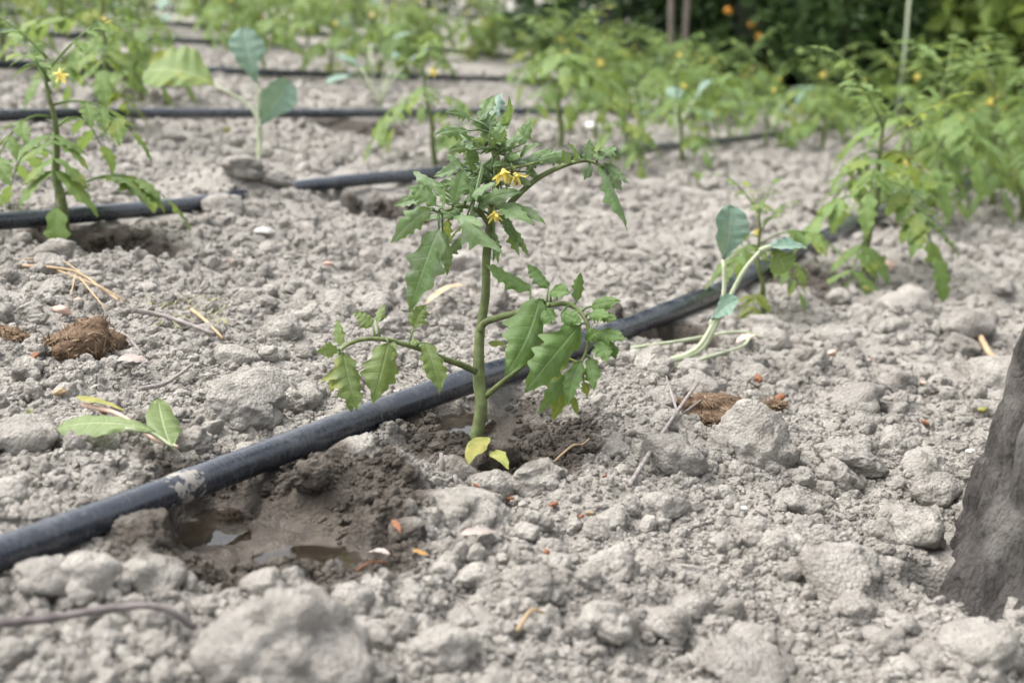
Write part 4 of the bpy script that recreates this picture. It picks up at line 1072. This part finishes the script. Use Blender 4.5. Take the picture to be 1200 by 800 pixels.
twig([(648, 556), (670, 552, .003), (682, 545, .002), (690, 534)], 1.5, 'thin tan rootlet on the clod beside the tomato hollow', M_STRAW, 'rootlet', 'root')
twig([(606, 772), (622, 764, .002), (636, 762)], 3.0, 'pale curled shaving among the clods', M_STRAW, 'straw', 'straw')
twig([(418, 704), (436, 694, .002), (455, 686)], 1.6, 'reddish thread-like stem on the wet soil by the dry leaf', M_RUST, 'rootlet', 'root')
def flat_leaf(a, b, w, mat, label, n=(0, .9, .4), off=.012, lift=0.0, bend=.15, name='dry_leaf', cat='dry leaf', teeth=.1, shape='ovate', curl=.4):
    A, B = g3(a, off), g3(b, off + lift)
    if name == 'fallen_leaf': A, B = P(a[0], a[1], 1.075), P(b[0], b[1], 1.05)
    d = (A - CAM).dot(FWD); k = MB()
    leaflet(k, A, B, w / F * d, cv(*n), bend=bend, fold=.3, lobes=4, teeth=teeth, rows=18, m=3, seed=int(a[0]), curl=curl, shape=shape)
    o = k.build(name, mat, None, A); o.location = A; return tag(o, label, cat)
flat_leaf((498, 374), (562, 358), 16, M_DRYLEAF, 'tan curled dry leaf behind the tomato stem', bend=.25)
flat_leaf((432, 662), (458, 684), 17, M_GREYLEAF, 'pinkish grey dry leaf on the dark wet soil')
flat_leaf((460, 648), (470, 664), 10, M_RUST, 'rust brown scrap of leaf above the pinkish dry leaf')
flat_leaf((484, 684), (504, 690), 9, plain('amber_leaf', (.36, .20, .05), (.30, .16, .04), .6, 100), 'amber sliver of leaf at the edge of the wet soil')
flat_leaf((540, 668), (584, 666), 22, M_GREYLEAF, 'pale brittle leaf flake in front of the crusted clod', bend=.2)
flat_leaf((572, 512), (548, 546), 32, M_FALLEN, 'yellow fallen tomato leaf at the foot of the stem', n=(-.3, .3, .9), off=.020, bend=.2, name='fallen_leaf', cat='fallen leaf')
flat_leaf((576, 528), (596, 550), 24, plain('fallen_leaf_lime', (.24, .27, .075), (.32, .31, .10), .7, 90, transl=.2), 'yellow-green crumpled leaf beside the yellow fallen one', n=(.3, .6, .8), off=.016, bend=.25, name='fallen_leaf', cat='fallen leaf')
flat_leaf((862, 418), (886, 412), 14, M_PINK, 'pinkish dry leaf tip by the pale bent stalk', off=.008)
flat_leaf((138, 444), (178, 446), 26, M_GREYLEAF, 'whitish crumpled dry leaf beside the manure lump', bend=.25)
# torn cabbage leaf lying by the pipe
w0 = g3((150, 545)); root = thing('wilted_cabbage_leaf', w0, 'torn wilted cabbage leaf lying beside the main pipe', 'cabbage leaf')
M_WILT = leaf_material('wilted_leaf', (.12, .17, .06), (.165, .22, .08), (.18, .23, .10), (.42, .46, .26), transl=.2)
def wl(pts, r, mat, nm):
    k = MB(); Pp = [g3(p, .006) for p in pts]; tube(k, catmull(Pp, 5), [r, r * .6], 7); return k.build(nm, mat, root, w0)
def wb_(a, b, w, n, la, lb, nm='blade', mat=None, bend=.1):
    A, B = g3(a, .006 + la), g3(b, .006 + lb); k = MB(); d = (A - CAM).dot(FWD)
    leaflet(k, A, B, w / F * d, cv(*n), bend=bend, fold=.25, lobes=5, teeth=.12, rows=24, m=4, seed=int(w), curl=.5, shape='obov'); return k.build(nm, mat or M_WILT, root, w0)
wb_((185, 552), (68, 528), 46, (0, .85, .55), .012, .008); wb_((205, 556), (188, 516), 44, (.4, .5, .75), .004, .022, bend=-.1); wb_((150, 522), (92, 503), 16, (0, .9, .3), .014, .016, mat=M_FALLEN)
wl([(100, 505, .012), (140, 520, .012), (180, 536, .010), (210, 552, .006)], .0020, M_PINK, 'midrib'); wl([(150, 548, .014), (180, 548, .012), (205, 556, .006)], .0016, M_BSTEM, 'midrib')

# manure lumps with straw fibres
def manure(px, py, rpx, seed, label, flat=.75):
    g = on_ground(px, py); r = rpx / F * (g - CAM).dot(FWD); g.z += r * flat * .45; root = thing('manure_lump', g, label, 'manure')
    me_ = clod_mesh('body', seed, 4, M_MANURE, flat, 1.5); b_ = obj('body', me_, root); b_.scale = (r, r, r)
    k = MB(); rgm = random.Random(seed); vs_ = [v.co.copy() for v in me_.vertices]
    for i in range(420):
        v = rgm.choice(vs_) * r; t_ = Vector((rgm.gauss(0, 1), rgm.gauss(0, 1), rgm.gauss(0, 1))).normalized() * r * rgm.uniform(.08, .28)
        n_ = v.normalized() * .0006; a_ = t_.orthogonal().normalized() * rgm.uniform(.0003, .0009)
        k.add([v - t_ + n_ * .3, v + a_ + n_, v + t_ + n_ * 2, v - a_ + n_], [(0, 1, 2, 3)])
    f = k.build('straw_fibres', M_FIBRE, root, smooth=False); f['kind'] = 'stuff'
manure(100, 418, 44, 601, 'brown fibrous manure lump on the dry soil, the large round one', .55)
manure(12, 403, 22, 602, 'flat brown manure scrap near the large manure lump', .4)
manure(838, 492, 34, 603, 'crumbled brown manure by the big rough round clod', .45)
manure(905, 484, 14, 604, 'little brown manure crumb near the rough round clod', .5)
for i, (px, py, r, m, lb, cat) in enumerate([
    (560, 580, 9, M_RUST, 'curled rust-orange dried petal in front of the yellow fallen leaf', 'dried petal'), (600, 588, 10, M_RUST, 'crumpled rust-red dried flower beside the curled petal', 'dried petal'),
    (648, 612, 7, M_RUST, 'small rust bit with a stalk below the dried flower', 'dried petal'), (690, 624, 7, M_STRAW, 'little tan nut-like pebble by the twig foot', 'pebble'), (681, 626, 5, M_RUST, 'tiny orange grain beside the tan pebble', 'grain'),
    (640, 672, 7, M_RUST, 'brown curled scrap below the small rust bit', 'scrap'), (464, 654, 6, M_RUST, 'red-brown grain on the dark wet clod', 'grain'), (708, 592, 4, M_RUST, 'orange crumb by the forked twig', 'grain'),
    (888, 460, 8, M_RUST, 'reddish brown seed husk on the soil past the manure', 'husk'), (912, 482, 9, M_RUST, 'orange-brown flake next to the little manure crumb', 'flake'), (1018, 432, 6, M_PINK, 'small terracotta chip on the dry bed', 'chip'),
    (975, 422, 10, M_PINK, 'pink leaf flake in the open bed past the pale stalk', 'flake'), (1083, 505, 7, M_RUST, 'rusty crumb by the trunk side clod', 'grain'), (1040, 322, 11, M_PINK, 'pale pink shard below the leafy tomato', 'shard'),
    (1015, 350, 6, M_FALLEN, 'yellowish pebble below the leafy tomato', 'pebble'), (40, 428, 8, M_RUST, 'brick red chip under the manure scrap', 'chip'), (148, 466, 6, M_RUST, 'red grain on the soil by the short dark stick', 'grain'),
    (122, 498, 6, M_RUST, 'rust crumb beside the wilted leaf stalk', 'grain'), (75, 375, 14, M_PINK, 'tan flake of dry leaf above the manure lump', 'flake'), (92, 362, 8, M_PINK, 'peach coloured flake next to the straw', 'flake'),
    (72, 485, 10, M_STRAW, 'ochre dry scrap by the cracked clod', 'scrap'), (272, 312, 6, M_RUST, 'orange chip on the soil before the small dark hollow', 'chip'), (385, 322, 7, M_PINK, 'terracotta flake on the open soil', 'flake'),
    (205, 256, 12, M_PINK, 'tan bark flake beneath the second pipe', 'flake'), (422, 240, 9, M_SHELL, 'white fleck on the wet soil under the second pipe', 'fleck'), (267, 162, 8, M_FALLEN, 'yellow pebble behind the cabbage seedling', 'pebble'),
    (310, 276, 12, M_SHELL, 'whitish chip on top of the pale clod', 'chip'), (872, 620, 9, M_SHELL, 'pale rounded pebble on the bare bed', 'pebble'), (892, 622, 7, M_TWIG, 'grey pebble beside the pale one', 'pebble'),
    (695, 155, 14, M_SHELL, 'pale chip under the bushy tomato', 'chip'), (1150, 495, 9, M_FALLEN, 'yellow-green fallen leaf bit by the trunk', 'leaf bit'), (1136, 548, 8, M_SHELL, 'small white chip by the trunk edge', 'chip'), (300, 432, 5, M_RUST, 'tiny rust grain between straw and pipe', 'grain'), (1080, 465, 6, M_PINK, 'pale brown chip by the low rounded clod', 'chip')]):
    bit({'pebble': 'pebble', 'grain': 'soil_grain', 'dried petal': 'dried_petal'}.get(cat, cat.replace(' ', '_')), px, py, r, m, lb, cat, 700 + i)
# tiny sprouts
for px, py, s_, lb in [(36, 494, 12, 'tiny green sprout by the cracked clod'), (172, 262, 16, 'small green sprout in front of the second pipe'), (818, 222, 22, 'small green weed sprout on the open soil beyond the flowering tomato')]:
    g = on_ground(px, py); d = (g - CAM).dot(FWD); s3 = s_ / F * d; root = thing('sprout', g, lb, 'sprout'); k = MB(); tube(k, [(0, 0, -.003), (.0, 0, s3 * .5)], s3 * .06, 5); k.build('stem', M_STEM, root)
    for a in (.3, 2.3, 4.2):
        k = MB(); h = Vector((math.cos(a), math.sin(a), 0)); leaflet(k, Vector((0, 0, s3 * .45)), h * s3 * .5 + Vector((0, 0, s3)), s3 * .5, Vector((0, 0, 1)) - h, lobes=2, teeth=.1, rows=8, m=2, seed=int(px + a * 10)); k.build('leaf', M_LEAFF, root)
